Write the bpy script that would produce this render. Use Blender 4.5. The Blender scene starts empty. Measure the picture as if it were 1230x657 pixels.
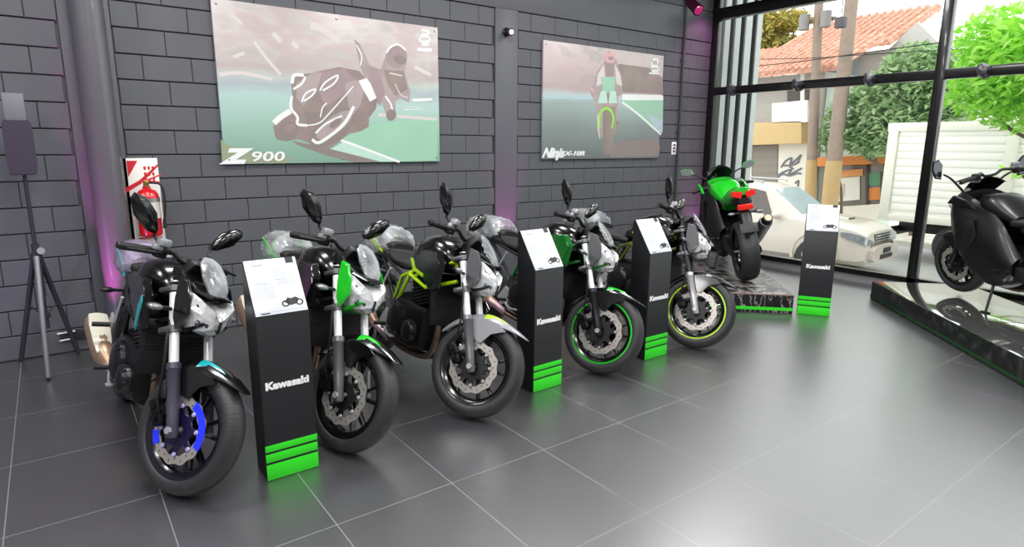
import bpy, bmesh, math, random
from math import sin, cos, pi, radians
from mathutils import Vector, Matrix, Euler
random.seed(7)
sc = bpy.context.scene
COL = sc.collection

# ------------------------------------------------------------------ camera
F_PX = 745.6
CAM = Vector((0.0, -6.079, 1.692))
RV = Vector((0.80448, -0.59395, 0.00589)); UV = Vector((0.11573, 0.16645, 0.97923)); FV = Vector((0.58260, 0.78709, -0.20265))
cam_d = bpy.data.cameras.new('camera'); cam_d.sensor_width = 36.0; cam_d.lens = F_PX/1230*36.0
cam_d.clip_start = 0.05; cam_d.clip_end = 300
cam = bpy.data.objects.new('camera', cam_d); COL.objects.link(cam)
cam.matrix_world = Matrix(((RV.x, UV.x, -FV.x, CAM.x), (RV.y, UV.y, -FV.y, CAM.y), (RV.z, UV.z, -FV.z, CAM.z), (0, 0, 0, 1)))
sc.camera = cam
def ray(px, py): return FV + RV*((px-615)/F_PX) + UV*((328.5-py)/F_PX)
def atx(px, py, X): d = ray(px, py); return CAM + d*((X-CAM.x)/d.x)
def aty(px, py, Y): d = ray(px, py); return CAM + d*((Y-CAM.y)/d.y)
def atz(px, py, Z): d = ray(px, py); return CAM + d*((Z-CAM.z)/d.z)

# ------------------------------------------------------------------ materials
def lin(h):
    if isinstance(h, str):
        h = h.lstrip('#'); c = [int(h[i:i+2], 16)/255 for i in (0, 2, 4)]
        return tuple((v/12.92 if v <= .04045 else ((v+.055)/1.055)**2.4) for v in c)
    return h
MATS = {}
def mat(name, col, rough=.5, metal=0., coat=0., var=0., vscale=8., bump=0., bscale=60., spec=.5, emit=None, estr=0.):
    if name in MATS: return MATS[name]
    m = bpy.data.materials.new(name); m.use_nodes = True; nt = m.node_tree; b = nt.nodes['Principled BSDF']
    c = lin(col); b.inputs['Base Color'].default_value = (*c, 1); b.inputs['Roughness'].default_value = rough
    b.inputs['Metallic'].default_value = metal; b.inputs['Coat Weight'].default_value = coat; b.inputs['Coat Roughness'].default_value = .06
    b.inputs['Specular IOR Level'].default_value = spec
    if emit is not None:
        b.inputs['Emission Color'].default_value = (*lin(emit), 1); b.inputs['Emission Strength'].default_value = estr
    tc = nt.nodes.new('ShaderNodeTexCoord')
    if var:
        n = nt.nodes.new('ShaderNodeTexNoise'); n.inputs['Scale'].default_value = vscale; n.inputs['Detail'].default_value = 4
        nt.links.new(tc.outputs['Object'], n.inputs['Vector'])
        r = nt.nodes.new('ShaderNodeMix'); r.data_type = 'RGBA'
        r.inputs['A'].default_value = (*[max(0, v*(1-var)) for v in c], 1); r.inputs['B'].default_value = (*[min(1, v*(1+var)) for v in c], 1)
        nt.links.new(n.outputs['Fac'], r.inputs['Factor']); nt.links.new(r.outputs['Result'], b.inputs['Base Color'])
    if bump:
        n2 = nt.nodes.new('ShaderNodeTexNoise'); n2.inputs['Scale'].default_value = bscale; n2.inputs['Detail'].default_value = 3
        nt.links.new(tc.outputs['Object'], n2.inputs['Vector'])
        bp = nt.nodes.new('ShaderNodeBump'); bp.inputs['Strength'].default_value = bump; bp.inputs['Distance'].default_value = .01
        nt.links.new(n2.outputs['Fac'], bp.inputs['Height']); nt.links.new(bp.outputs['Normal'], b.inputs['Normal'])
    MATS[name] = m
    return m
def ramp_mat(name, stops, scale, rough=.4, detail=4, bump=0, kind='NOISE', stretch=(1, 1, 1), coat=0):
    m = bpy.data.materials.new(name); m.use_nodes = True; nt = m.node_tree; b = nt.nodes['Principled BSDF']
    tc = nt.nodes.new('ShaderNodeTexCoord'); mp = nt.nodes.new('ShaderNodeMapping'); mp.inputs['Scale'].default_value = stretch
    nt.links.new(tc.outputs['Object'], mp.inputs['Vector'])
    if kind == 'NOISE':
        n = nt.nodes.new('ShaderNodeTexNoise'); n.inputs['Detail'].default_value = detail; n.inputs['Scale'].default_value = scale; out = n.outputs['Fac']
    else:
        n = nt.nodes.new('ShaderNodeTexVoronoi'); n.inputs['Scale'].default_value = scale; out = n.outputs['Color']
    nt.links.new(mp.outputs['Vector'], n.inputs['Vector'])
    r = nt.nodes.new('ShaderNodeValToRGB'); el = r.color_ramp.elements
    while len(el) < len(stops): el.new(.5)
    for e, (p, c) in zip(el, stops): e.position = p; e.color = (*lin(c), 1)
    nt.links.new(out, r.inputs['Fac']); nt.links.new(r.outputs['Color'], b.inputs['Base Color'])
    b.inputs['Roughness'].default_value = rough; b.inputs['Coat Weight'].default_value = coat
    if bump:
        bp = nt.nodes.new('ShaderNodeBump'); bp.inputs['Strength'].default_value = bump; bp.inputs['Distance'].default_value = .02
        nt.links.new(out, bp.inputs['Height']); nt.links.new(bp.outputs['Normal'], b.inputs['Normal'])
    MATS[name] = m
    return m
def film_mat(name, opac=.45, tint='#e8ecee', crumple=22.):
    m = bpy.data.materials.new(name); m.use_nodes = True; nt = m.node_tree; b = nt.nodes['Principled BSDF']; out = nt.nodes['Material Output']
    b.inputs['Base Color'].default_value = (*lin(tint), 1); b.inputs['Roughness'].default_value = .12
    tc = nt.nodes.new('ShaderNodeTexCoord'); v = nt.nodes.new('ShaderNodeTexVoronoi'); v.inputs['Scale'].default_value = crumple
    nt.links.new(tc.outputs['Object'], v.inputs['Vector'])
    bp = nt.nodes.new('ShaderNodeBump'); bp.inputs['Strength'].default_value = .55; bp.inputs['Distance'].default_value = .03
    nt.links.new(v.outputs['Distance'], bp.inputs['Height']); nt.links.new(bp.outputs['Normal'], b.inputs['Normal'])
    tr = nt.nodes.new('ShaderNodeBsdfTransparent'); mx = nt.nodes.new('ShaderNodeMixShader')
    rr = nt.nodes.new('ShaderNodeValToRGB'); rr.color_ramp.elements[0].color = (opac*.45,)*3+(1,); rr.color_ramp.elements[1].color = (min(1, opac*1.7),)*3+(1,)
    n = nt.nodes.new('ShaderNodeTexNoise'); n.inputs['Scale'].default_value = crumple*.6; n.inputs['Detail'].default_value = 3
    rr.color_ramp.elements[0].position = .35; rr.color_ramp.elements[1].position = .65
    nt.links.new(tc.outputs['Object'], n.inputs['Vector']); nt.links.new(n.outputs['Fac'], rr.inputs['Fac'])
    nt.links.new(rr.outputs['Color'], mx.inputs['Fac']); nt.links.new(tr.outputs[0], mx.inputs[1]); nt.links.new(b.outputs[0], mx.inputs[2])
    nt.links.new(mx.outputs[0], out.inputs['Surface'])
    MATS[name] = m
    return m
def glass_mat(name):
    m = bpy.data.materials.new(name); m.use_nodes = True; nt = m.node_tree; out = nt.nodes['Material Output']; nt.nodes.remove(nt.nodes['Principled BSDF'])
    tr = nt.nodes.new('ShaderNodeBsdfTransparent'); tr.inputs[0].default_value = (.95, .97, .96, 1)
    gl = nt.nodes.new('ShaderNodeBsdfGlossy'); gl.inputs['Roughness'].default_value = .01
    fr = nt.nodes.new('ShaderNodeFresnel'); fr.inputs['IOR'].default_value = 1.35; mx = nt.nodes.new('ShaderNodeMixShader')
    nt.links.new(fr.outputs[0], mx.inputs[0]); nt.links.new(tr.outputs[0], mx.inputs[1]); nt.links.new(gl.outputs[0], mx.inputs[2])
    nt.links.new(mx.outputs[0], out.inputs['Surface']); MATS[name] = m
    return m
def crystal_mat(name):
    m = mat(name, '#eceef0', .14, .3); nt = m.node_tree; b = nt.nodes['Principled BSDF']
    tc = nt.nodes.new('ShaderNodeTexCoord'); v = nt.nodes.new('ShaderNodeTexVoronoi'); v.inputs['Scale'].default_value = 26
    nt.links.new(tc.outputs['Object'], v.inputs['Vector'])
    bp = nt.nodes.new('ShaderNodeBump'); bp.inputs['Strength'].default_value = .45; bp.inputs['Distance'].default_value = .015
    nt.links.new(v.outputs['Distance'], bp.inputs['Height']); nt.links.new(bp.outputs['Normal'], b.inputs['Normal'])
    return m

BLACK = mat('black_gloss_plastic', '#0b0b0d', .22, 0, .5)
SATIN = mat('black_satin_plastic', '#141416', .42, var=.2)
FLAT = mat('black_rubber', '#101012', .6, bump=.15, bscale=120)
TYRE = mat('tyre_rubber', '#2b2b2e', .5, var=.15, vscale=20, bump=.25, bscale=90)
ENGINE = mat('engine_black_metal', '#19191b', .38, .6, bump=.1, bscale=150)
CHROME = mat('bright_fork_metal', '#ecedf0', .25, .12, coat=.4)
STEEL = mat('brushed_steel', '#a9a9ac', .34, .85, var=.12, vscale=30)
SILVER = mat('silver_paint', '#b4b6ba', .35, .5)
DISC = mat('brake_disc_steel', '#b7b2ac', .36, .6, var=.15, vscale=40)
HEADER = mat('heat_tinted_header', '#8d7563', .33, .85, var=.25, vscale=14)
MIRGLASS = mat('mirror_glass', '#c8cdd2', .03, 1.)
CRYSTAL = crystal_mat('headlight_crystal')
FILM = film_mat('clear_wrap', .42, '#c3c8cc', 9)
AMBER = mat('amber_lens', '#d2701c', .2)
CLEAR = mat('clear_signal_lens', '#85878a', .15, .3)
REDL = mat('red_tail_lens', '#c8150d', .18, coat=.6, emit='#ff2010', estr=.25)
GREEN = mat('lime_green_paint', '#16b41e', .24, coat=.6)
DKGREEN = mat('metallic_green_paint', '#0a6a1e', .25, .25, coat=.6)
STANDG = mat('stand_green', '#2fe021', .45)
YELG = mat('yellow_green_paint', '#a9d31a', .28, coat=.5)
TEAL = mat('teal_paint', '#16a3ad', .26, coat=.5)
PURP = mat('violet_plastic', '#4b3c5e', .35, coat=.3)
BLUEF = mat('blue_disc_film', '#1f35ff', .3, coat=.3)
GREYP = mat('grey_paint', '#8c8e92', .32, .15, coat=.4)
DKGREY = mat('dark_grey_paint', '#3d3f43', .35, .1, coat=.3)
ORANGE = mat('orange_tab', '#c86a28', .4)
WHITE = mat('white_gloss', '#f2f2ef', .35)
CREAM = mat('cream_muffler_plate', '#dfdccb', .38, .2)
TAN = mat('tan_muffler_edge', '#b0917a', .36, .5)
PINKM = mat('rosy_steel', '#c3a6ae', .34, .5)

# ------------------------------------------------------------------ mesh helpers
def NB(): return bmesh.new()
def build(name, bm, m, parent=None, M=None, sharp=38, loc=None):
    if M is not None: bmesh.ops.transform(bm, matrix=M, verts=bm.verts)
    bmesh.ops.recalc_face_normals(bm, faces=bm.faces)
    me = bpy.data.meshes.new(name); bm.to_mesh(me); bm.free()
    for mm in (m if isinstance(m, (list, tuple)) else [m]): me.materials.append(mm)
    if sharp:
        me.polygons.foreach_set('use_smooth', [True]*len(me.polygons)); me.set_sharp_from_angle(angle=radians(sharp))
    o = bpy.data.objects.new(name, me); COL.objects.link(o)
    if parent: o.parent = parent
    if loc: o.location = loc
    return o
def tag(o, label=None, cat=None, group=None, kind=None):
    if label: o['label'] = label
    if cat: o['category'] = cat
    if group: o['group'] = group
    if kind: o['kind'] = kind
    return o
def thing(name, label, cat, loc=(0, 0, 0), rot=(0, 0, 0), group=None):
    o = bpy.data.objects.new(name, None); o.empty_display_size = .2; COL.objects.link(o); o.location = loc; o.rotation_euler = rot
    return tag(o, label, cat, group)
def struct(name, bm, m, sharp=38, label=None):
    o = build(name, bm, m, sharp=sharp); o['kind'] = 'structure'
    if label: o['label'] = label
    return o
def box(bm, c, s, R=None, bev=0., mi=0):
    M = Matrix.Translation(Vector(c)) @ (R.to_4x4() if R else Matrix()) @ Matrix.Diagonal((s[0], s[1], s[2], 1))
    r = bmesh.ops.create_cube(bm, size=1, matrix=M); vs = r['verts']
    fs = {f for v in vs for f in v.link_faces}
    for f in fs: f.material_index = mi
    if bev:
        es = list({e for v in vs for e in v.link_edges})
        q = bmesh.ops.bevel(bm, geom=es, offset=bev, segments=2, affect='EDGES', profile=.5)
        for f in q['faces']: f.material_index = mi
def b2(bm, x0, x1, y0, y1, z0, z1, bev=0., mi=0): box(bm, ((x0+x1)/2, (y0+y1)/2, (z0+z1)/2), (x1-x0, y1-y0, z1-z0), bev=bev, mi=mi)
def loft(bm, rings, cap=True, closed=True, mi=0):
    vr = [[bm.verts.new(p) for p in r] for r in rings]; n = len(vr[0])
    for a, b in zip(vr, vr[1:]):
        for i in range(n if closed else n-1):
            j = (i+1) % n
            f = bm.faces.new((a[i], a[j], b[j], b[i])); f.material_index = mi
    if cap and closed:
        for r in (vr[0], vr[-1]):
            try: bm.faces.new(r).material_index = mi
            except ValueError: pass
    return vr
def sup(c, a, b, n=2.5, k=20, ux=Vector((0, 1, 0)), uy=Vector((0, 0, 1)), top=None):
    out = []
    for i in range(k):
        t = 2*pi*i/k; ct, st = cos(t), sin(t)
        bb = b if (st < 0 or top is None) else top
        out.append(Vector(c)+ux*(a*math.copysign(abs(ct)**(2/n), ct))+uy*(bb*math.copysign(abs(st)**(2/n), st)))
    return out
def secs(bm, L, n=2.6, k=20):      # L: (x, zlow, zhigh, halfwidth[, ycentre])
    loft(bm, [sup((s[0], s[4] if len(s) > 4 else 0, (s[1]+s[2])/2), s[3], (s[2]-s[1])/2, n, k) for s in smooth_rows(L)])
def smooth_rows(L, m=3):
    L = [tuple(s)+(0,)*(5-len(s)) for s in L]; out = []
    for i in range(len(L)-1):
        p0, p1, p2, p3 = L[max(i-1, 0)], L[i], L[i+1], L[min(i+2, len(L)-1)]
        for k in range(m):
            t = k/m
            out.append(tuple(.5*(2*b+(c-a)*t+(2*a-5*b+4*c-d)*t*t+(3*b-a-3*c+d)*t**3) for a, b, c, d in zip(p0, p1, p2, p3)))
    out.append(L[-1])
    return out
def cat(pts, m=5):
    P = [Vector(p) for p in pts]
    if len(P) < 3: return P
    return [Vector(r[:3]) for r in smooth_rows([tuple(p)+(0, 0) for p in P], m)]
def tube(bm, pts, r, seg=10, sm=True, m=5, cap=True, mi=0):
    P = cat(pts, m) if sm else [Vector(p) for p in pts]
    rr = r if isinstance(r, (list, tuple)) else [r]*len(P)
    if len(rr) != len(P): rr = [rr[0]+(rr[-1]-rr[0])*i/(len(P)-1) for i in range(len(P))]
    rings = []; up = None
    for i, p in enumerate(P):
        t = (P[min(i+1, len(P)-1)]-P[max(i-1, 0)]).normalized()
        if up is None: up = Vector((0, 0, 1)) if abs(t.z) < .9 else Vector((1, 0, 0))
        a = t.cross(up).normalized(); up = a.cross(t).normalized()
        rings.append([p+(a*cos(2*pi*k/seg)+up*sin(2*pi*k/seg))*rr[i] for k in range(seg)])
    loft(bm, rings, cap, mi=mi)
def lathe(bm, prof, c=(0, 0, 0), axis='Y', seg=48, closed=True, a0=0., a1=2*pi, mi=0):
    full = abs(a1-a0-2*pi) < 1e-6; n = seg if full else seg+1; c = Vector(c); rings = []
    for k in range(n):
        t = a0+(a1-a0)*k/seg; ring = []
        for (r, h) in prof:
            if axis == 'Y': v = Vector((r*cos(t), h, r*sin(t)))
            elif axis == 'Z': v = Vector((r*cos(t), r*sin(t), h))
            else: v = Vector((h, r*cos(t), r*sin(t)))
            ring.append(bm.verts.new(c+v))
        rings.append(ring)
    m = len(prof)
    for k in range(n if full else n-1):
        A, B = rings[k], rings[(k+1) % n]
        for i in range(m if closed else m-1):
            j = (i+1) % m
            f = bm.faces.new((A[i], A[j], B[j], B[i])); f.material_index = mi
    if not full and closed:
        bm.faces.new(rings[0]); bm.faces.new(rings[-1])
def cyl(bm, p0, p1, r0, r1=None, seg=20, mi=0):
    tube(bm, [p0, p1], [r0, r0 if r1 is None else r1], seg, sm=False, mi=mi)
def prism(bm, poly, y0, y1, plane='XZ', bev=0., inset=None, mi=0):
    """extrude polygon; plane XZ extrudes along y; YZ along x; XY along z. inset scales the second face about its centroid"""
    def mk(p, h):
        return Vector((p[0], h, p[1])) if plane == 'XZ' else Vector((h, p[0], p[1])) if plane == 'YZ' else Vector((p[0], p[1], h))
    cx = sum(p[0] for p in poly)/len(poly); cy = sum(p[1] for p in poly)/len(poly)
    s = inset or 1.
    a = [bm.verts.new(mk(p, y0)) for p in poly]; b = [bm.verts.new(mk((cx+(p[0]-cx)*s, cy+(p[1]-cy)*s), y1)) for p in poly]
    fs = [bm.faces.new(a), bm.faces.new(b)]; n = len(poly)
    for i in range(n): fs.append(bm.faces.new((a[i], a[(i+1) % n], b[(i+1) % n], b[i])))
    for f in fs: f.material_index = mi
    if bev:
        es = list({e for f in fs for e in f.edges})
        q = bmesh.ops.bevel(bm, geom=es, offset=bev, segments=2, affect='EDGES')
        for f in q['faces']: f.material_index = mi
def sphere(bm, c, r, sc_=(1, 1, 1), R=None, u=14, v=8):
    M = Matrix.Translation(Vector(c)) @ (R.to_4x4() if R else Matrix()) @ Matrix.Diagonal((r*sc_[0], r*sc_[1], r*sc_[2], 1))
    bmesh.ops.create_uvsphere(bm, u_segments=u, v_segments=v, radius=1, matrix=M)
def text_bm(s, size, depth=.001, bold=0., shear=0., sx=1.):
    cu = bpy.data.curves.new('lettering', 'FONT'); cu.body = s; cu.size = size; cu.extrude = depth; cu.offset = bold; cu.shear = shear
    cu.align_x = 'CENTER'; cu.align_y = 'CENTER'; cu.resolution_u = 3
    o = bpy.data.objects.new('lettering', cu); COL.objects.link(o)
    dg = bpy.context.evaluated_depsgraph_get(); me = bpy.data.meshes.new_from_object(o.evaluated_get(dg))
    bm = NB(); bm.from_mesh(me); bpy.data.objects.remove(o); bpy.data.meshes.remove(me); bpy.data.curves.remove(cu)
    bmesh.ops.transform(bm, matrix=Matrix.Diagonal((sx, 1, 1, 1)), verts=bm.verts)
    return bm
def merge(bm, other, M):
    bmesh.ops.transform(other, matrix=M, verts=other.verts)
    me = bpy.data.meshes.new('tmp'); other.to_mesh(me); other.free(); bm.from_mesh(me); bpy.data.meshes.remove(me)

# ================================================================== ROOM
XW = 8.2         # window plane
WALLP = mat('wall_block_paint', '#53555a', .55, var=.10, vscale=3, bump=.12, bscale=40)
SMOOTHP = mat('wall_smooth_paint', '#55575d', .5, var=.08, vscale=2, bump=.05, bscale=30)
# block wall, real recessed joints
bm = NB(); g = .0085; PIT = .3665
def blocks(x0, x1, z0, z1):
    k = math.floor((z0+.005)/.2)
    while -.005+.2*k < z1-.01:
        za, zb = max(z0, -.005+.2*k), min(z1, -.005+.2*(k+1))
        off = .724 + (0 if (k % 2 == 1) else PIT/2)
        i = math.floor((x0-off)/PIT)
        while off+PIT*i < x1-.01:
            xa, xb = max(x0, off+PIT*i), min(x1, off+PIT*(i+1)); i += 1
            if xb-xa < .03: continue
            gx = .006; a = [(xa+gx, -.0, za+g), (xb-gx, 0, za+g), (xb-gx, 0, zb-g), (xa+gx, 0, zb-g)]
            c = [bm.verts.new(q) for q in a]
            e = .004; d = [bm.verts.new((q[0]+(e if n in (0, 3) else -e)*-1, .004, q[2]+(-e if n < 2 else e)))for n, q in enumerate(a)]
            w = [bm.verts.new((v.co.x, .034, v.co.z)) for v in d]
            bm.faces.new(c)
            for n in range(4):
                m_ = (n+1) % 4
                bm.faces.new((c[n], c[m_], d[m_], d[n])); bm.faces.new((d[n], d[m_], w[m_], w[n]))
        k += 1
PIL = (.19, .535); COLM = (4.235, 4.56)
blocks(-4, PIL[0], 0, 3.195); blocks(PIL[1], COLM[0], 0, 3.195); blocks(COLM[1], XW, 0, 3.195); blocks(-4, XW, 3.62, 4.2)
b2(bm, -4, XW, .03, .2, 0, 4.2)
struct('wall_back', bm, WALLP, 30)
bm = NB(); b2(bm, PIL[0]+.004, PIL[1]-.004, -.012, .02, 0, 3.2, .004); b2(bm, COLM[0]+.004, COLM[1]-.004, -.012, .02, 0, 3.2, .004); b2(bm, -4, XW, -.012, .02, 3.2, 3.615, .004)
struct('trim_1', bm, SMOOTHP)
# floor
fm = bpy.data.materials.new('floor_porcelain'); fm.use_nodes = True; nt = fm.node_tree; b = nt.nodes['Principled BSDF']
tc = nt.nodes.new('ShaderNodeTexCoord'); mp = nt.nodes.new('ShaderNodeMapping'); mp.inputs['Location'].default_value = (.34, 2.06, 0)
br = nt.nodes.new('ShaderNodeTexBrick'); br.offset = 0; br.inputs['Scale'].default_value = 1; br.inputs['Brick Width'].default_value = .605; br.inputs['Row Height'].default_value = .76
br.inputs['Mortar Size'].default_value = .0026; br.inputs['Mortar Smooth'].default_value = .2
br.inputs['Color1'].default_value = (*lin('#37373b'), 1); br.inputs['Color2'].default_value = (*lin('#3b3b3f'), 1); br.inputs['Mortar'].default_value = (*lin('#86868a'), 1)
nz = nt.nodes.new('ShaderNodeTexNoise'); nz.inputs['Scale'].default_value = 2.2; nz.inputs['Detail'].default_value = 6
nt.links.new(tc.outputs['Object'], mp.inputs['Vector']); nt.links.new(mp.outputs['Vector'], br.inputs['Vector']); nt.links.new(tc.outputs['Object'], nz.inputs['Vector'])
mx = nt.nodes.new('ShaderNodeMix'); mx.data_type = 'RGBA'; mx.blend_type = 'MULTIPLY'; mx.inputs['Factor'].default_value = .3
nt.links.new(br.outputs['Color'], mx.inputs['A']); nt.links.new(nz.outputs['Color'], mx.inputs['B']); nt.links.new(mx.outputs['Result'], b.inputs['Base Color'])
mr = nt.nodes.new('ShaderNodeMapRange'); mr.inputs['To Min'].default_value = .30; mr.inputs['To Max'].default_value = .40
nt.links.new(nz.outputs['Fac'], mr.inputs['Value']); nt.links.new(mr.outputs['Result'], b.inputs['Roughness'])
mf_ = nt.nodes.new('ShaderNodeMapRange'); mf_.inputs['To Min'].default_value = 1.0; mf_.inputs['To Max'].default_value = .05
b.inputs['Coat Weight'].default_value = .9; b.inputs['Coat Roughness'].default_value = .34; b.inputs['Coat IOR'].default_value = 2.25
nt.links.new(br.outputs['Fac'], mf_.inputs['Value']); nt.links.new(mf_.outputs['Result'], b.inputs['Specular IOR Level'])
bm = NB(); b2(bm, -4, XW+.12, -9.5, .2, -.2, 0); struct('floor', bm, fm)
bm = NB(); b2(bm, -4.2, XW+.1, -9.7, .2, 4.2, 4.3); struct('ceiling', bm, mat('ceiling_paint', '#4a4a4e', .8, var=.05))
bm = NB(); b2(bm, -4.2, -4, -9.7, .2, 0, 4.2); struct('wall_left', bm, mat('side_wall_paint', '#85858a', .7, var=.05))
bm = NB(); b2(bm, -4, XW+.1, -9.7, -9.5, 0, 4.2); struct('wall_front', bm, mat('front_wall_paint', '#9a9a9e', .7, var=.05))

# ---- window wall: frame bars, panes, fittings
FRAME = mat('window_frame_black', '#0d0d0f', .3, .2, coat=.3)
GLASS = glass_mat('window_glass')
bm = NB()
b2(bm, XW-.05, XW+.05, -9.5, 0, .10, .165, .004)                 # low sill bar
b2(bm, XW-.045, XW+.045, -9.5, 0, 2.44, 2.55, .004)          # transom
b2(bm, XW-.06, XW+.06, -9.5, 0, 3.50, 3.66, .004)
b2(bm, XW-.06, XW+.06, -9.5, 0, 4.1, 4.2, .004)
for y in (-.055, -3.08, -6.15, -9.45): b2(bm, XW-.05, XW+.05, y-.05, y+.05, 0, 4.2, .004)
wf = struct('window_1', bm, FRAME)
bm = NB(); b2(bm, XW-.03, XW+.05, -9.5, 0, 0, .10); struct('baseboard_right', bm, mat('curb_grey', '#7d7d80', .4, var=.05))
bm = NB(); b2(bm, XW-.006, XW+.006, -9.5, 0, .15, 4.1); pane = build('pane', bm, GLASS, wf)
for i, y in enumerate((-.42, -1.42, -2.34, -3.5, -4.6, -5.6)):
    bm = NB(); lathe(bm, [(.0, -.085), (.05, -.07), (.075, 0), (.05, .07), (0, .085)], (XW-.05, y, 2.495), 'X', 8, closed=False)
    box(bm, (XW-.05, y, 2.495), (.11, .05, .17), Euler((radians(-25), 0, 0)).to_matrix(), .012)
    build('clamp_fitting', bm, mat('fitting_dark_metal', '#4a4b50', .35, .5), wf)

# ---- left round column
bm = NB(); cyl(bm, (.375, -.125, 0), (.375, -.125, 4.2), .115, seg=40); b2(bm, .2, .55, -.26, -.01, 0, .012, .003)
tag(build('steel_column', bm, mat('column_paint', '#56565b', .35, .1, var=.06, coat=.2)), 'round dark grey steel column standing against the block wall near the fire extinguisher', 'column')
# conduit near the corner
bm = NB(); tube(bm, [(7.52, -.02, 0), (7.52, -.02, 4.2)], .02, 10, sm=False)
for z in (.8, 1.9, 2.9, 3.7): box(bm, (7.52, -.012, z), (.08, .022, .03), bev=.004)
tag(build('electrical_conduit', bm, mat('conduit_grey', '#3a3a3e', .5)), 'thin dark conduit running up the block wall beside the window corner', 'pipe')
t = thing('wall_sign', 'small white vertical notice stuck on the wall beside the window corner', 'sign', aty(809, 178, -.0))
bm = NB(); b2(bm, -.05, .05, -.012, -.001, -.09, .09, .002); build('sign_plate', bm, WHITE, t)
bm = NB()
for k in range(3): b2(bm, -.025, .025, -.0145, -.012, -.06+.045*k, -.03+.045*k)
build('printed_symbols', bm, mat('sign_ink', '#55505a', .6), t)
# camera on the pilaster
t = thing('security_camera', 'tiny black camera with a pale lens high on the smooth pilaster', 'camera', (4.385, -.012, 2.95))
bm = NB(); lathe(bm, [(0, -.001), (.05, -.001), (.05, -.018), (.02, -.03), (0, -.03)], axis='Y', seg=20, closed=False); build('mount', bm, BLACK, t)
bm = NB(); tube(bm, [(0, -.03, 0), (.0, -.10, -.01)], [.035, .04], 16, sm=False); build('housing', bm, BLACK, t)
bm = NB(); tube(bm, [(0, -.10, -.01), (.0, -.112, -.011)], [.03, .028], 16, sm=False); build('lens', bm, mat('pale_glow_lens', '#e3c8d6', .15, emit='#ffd0e8', estr=.6), t)  # lens is no lamp, its brightness is put in as a faint glow
# ceiling spotlight in the corner, magenta
t = thing('track_spotlight', 'magenta lit spotlight hanging at the ceiling above the window corner', 'spotlight', aty(833, 5, -.45))
bm = NB(); tube(bm, [(0, 0, 4.2-t.location.z), (0, 0, .02)], .012, 10, sm=False); box(bm, (0, 0, 4.19-t.location.z), (.12, .08, .02), bev=.004); build('stem', bm, BLACK, t)
bm = NB(); tube(bm, [(.02, .1, .06), (-.04, -.12, -.1)], [.06, .075], 20, sm=False); build('lamp_head', bm, mat('maroon_housing', '#3a0a20', .35, .2), t)
bm = NB(); tube(bm, [(-.0405, -.122, -.1015), (-.043, -.131, -.108)], [.06, .05], 20, sm=False); build('lens', bm, mat('magenta_lens', '#8a2050', .2, emit='#c03078', estr=.45), t)

# ================================================================== POSTERS
LAYER = [0]
def art(bm, px, mi, lay, w=None, Y=-.032):
    LAYER[0] = (LAYER[0]+1) % 60
    y = Y-.0006*lay-.0000095*LAYER[0]
    P = [aty(a, b_, -.03) for a, b_ in px]; P = [Vector((p.x, y, p.z)) for p in P]
    if w is None:
        f = bm.faces.new([bm.verts.new(p) for p in P]); f.material_index = mi
    else:
        P = [Vector(p) for p in cat(P, 4)] if len(P) > 2 else P
        L, Rr = [], []
        for i, p in enumerate(P):
            d = (P[min(i+1, len(P)-1)]-P[max(i-1, 0)]).normalized(); nrm = Vector((-d.z, 0, d.x))*w*.5
            L.append(bm.verts.new(p+nrm)); Rr.append(bm.verts.new(p-nrm))
        for i in range(len(P)-1):
            f = bm.faces.new((L[i], L[i+1], Rr[i+1], Rr[i])); f.material_index = mi
def circ(cx, cy, rx, ry, a=0, n=22):
    return [(cx+rx*cos(t)*cos(a)-ry*sin(t)*sin(a), cy+rx*cos(t)*sin(a)+ry*sin(t)*cos(a)) for t in [2*pi*i/n for i in range(n)]]
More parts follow.
